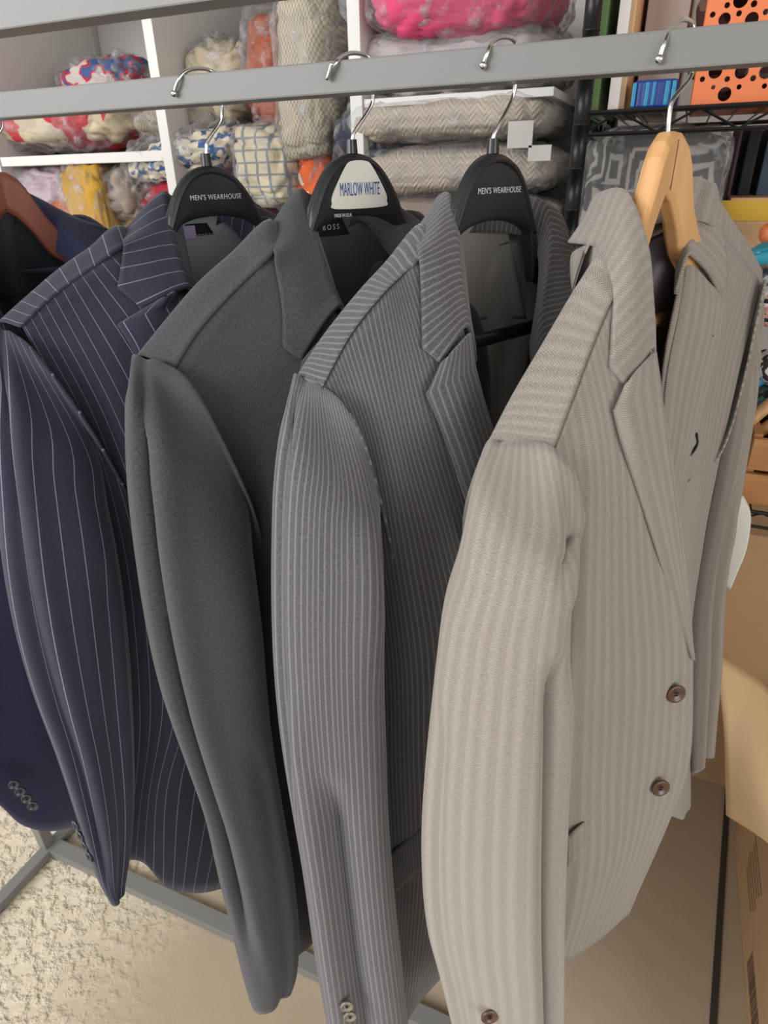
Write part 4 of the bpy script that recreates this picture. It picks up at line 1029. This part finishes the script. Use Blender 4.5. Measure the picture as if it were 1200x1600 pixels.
blob('stored_cloth', 'dark cloth under the wooden tool handles', 'cloth', (1130, 600, 1290, 700), 1.2, pat('dark_green_mix', [(44, 38, 40), (50, 110, 80), (80, 70, 110)], 'blotch', 26), .12, lump=.01, seed=37, wrap=False)
cr_ = thing('wooden_crate', 'small varnished wooden crate on the lower wire shelf', 'crate')
ca, cb2 = atY(1150, 790, 1.02), atY(1270, 692, 1.02); cr_.location = ((ca.x + cb2.x) / 2, 1.09, zl + .003)
cwid = cb2.x - ca.x; ch = cb2.z - zl
for k in range(2):
    o = box_obj('front_slat', (0, 0, 0), (cwid, .01, ch * .44), M['wood_box'], cr_, .0015); o.location = (0, -.07, ch * (.24 + .5 * k))
    o = box_obj('back_slat', (0, 0, 0), (cwid, .01, ch * .44), M['wood_box'], cr_, .0015); o.location = (0, .07, ch * (.24 + .5 * k))
for s_ in (-1, 1):
    o = box_obj('end_panel', (0, 0, 0), (.012, .13, ch), M['wood_box'], cr_, .0015); o.location = (s_ * (cwid / 2 - .006), 0, ch / 2)
o = box_obj('crate_base', (0, 0, 0), (cwid - .03, .13, .008), M['wood_box'], cr_); o.location = (0, 0, .006)
# white plastic strap hanging off the lower shelf
sp_ = [atY(1150, 770, .985), atY(1161, 800, .975), atY(1155, 850, .97), atY(1140, 890, .972), atY(1130, 915, .978)]
g = [[p + Vector((-.010 * wq, 0, .004 * wq)) for wq in (1.1, .4, -.4, -1.1)] for p in sp_]
g = [[q - sp_[2] for q in r] for r in g]
o = surf_mesh('plastic_bag_strip', cr_surf(g, 5, 3), M['label_white'], None, thick=.003, off=0); o.location = sp_[2]; tag(o, 'white plastic strip hanging beside the sand jacket in front of the lower shelf', 'plastic strip')
# cardboard boxes on the floor
bx = thing('cardboard_box', 'tall brown cardboard box standing on the floor behind the sand jacket', 'cardboard box', (.2, 1.55, 0))
zt_ = atY(1160, 835, 1.4).z
o = box_obj('box_body', (-.12, 1.405, 0), (.60, 1.75, zt_), M['card'], bx, .003)
for a in ((1122, 942), (1122, 985), (1110, 1208)):
    p = atY(*a, 1.402); s_ = box_obj('staple', (p.x - .011, 1.4025, p.z - .001), (p.x + .011, 1.4055, p.z + .001), M['chrome'], o)
ob = thing('open_cardboard_box', 'open cardboard box with its flap folded out, at the lower right corner', 'cardboard box', (.6, .93, 0))
hx, x0o, x1o, y0o, y1o = .40, .372, .80, .56, 1.26
for nm, lo, hi in (('side_wall', (x0o, y0o, 0), (x0o + .006, y1o, hx)), ('side_wall', (x1o - .006, y0o, 0), (x1o, y1o, hx)), ('end_wall', (x0o, y0o, 0), (x1o, y0o + .006, hx)), ('end_wall', (x0o, y1o - .006, 0), (x1o, y1o, hx)), ('box_base', (x0o, y0o, 0), (x1o, y1o, .006))):
    o = box_obj(nm, lo, hi, M['card'], ob, .001)
    if nm == 'side_wall' and lo[0] == x0o: side = o
A, B, Cc, Dd = atY(1120, 1022, 1.17), atY(1136, 1274, .98), Vector((x0o, .86, hx)), Vector((x0o, 1.25, hx))
E1 = atY(1165, 1040, 1.2)
rows_ = [[Dd, (Dd + Cc) / 2, Cc], [(E1 + Dd) / 2 + Vector((0, 0, .02)), ((A + B) / 2 + (Dd + Cc) / 2) / 2 + Vector((0, 0, .03)), (B + Cc) / 2 + Vector((0, 0, .015))], [A, (A + B) / 2 + Vector((.004, 0, 0)), B]]
rows_ = [[p - ob.location for p in r] for r in rows_]
surf_mesh('flap', cr_surf(rows_, 6, 6), M['card_pale'], ob, thick=.005, off=0)
rotl = Matrix(((0, 0, -1), (-1, 0, 0), (0, 1, 0)))   # text lies on the left face: its x runs towards the viewer
def side_text(s, size, y, z, sq=1):
    t = text_mesh('box_lettering', s, size, M['print'], side, Vector((x0o - .0002, y, z)) - parent_world(side), Matrix(((0, 0, -1), (-1, 0, 0), (0, 1, 0))), squeeze=sq, depth=.0002); return t
for k in range(6): side_text('CONTENTS FRAGILE HANDLE WITH CARE'[:30 - 3 * (k % 3)], .010, 1.06 - .0 * k, .165 - k * .016, .8)
bm = bmesh.new(); rr = random.Random(3); y = .80
while y < .93:
    w_ = rr.choice((.0015, .003, .0045)); box(bm, x0o - .0008, x0o + .0002, y, y + w_, .03, .075); y += w_ + rr.choice((.002, .0035))
bb = bm_obj('barcode', bm, M['print'], side); bb.location = -parent_world(side)
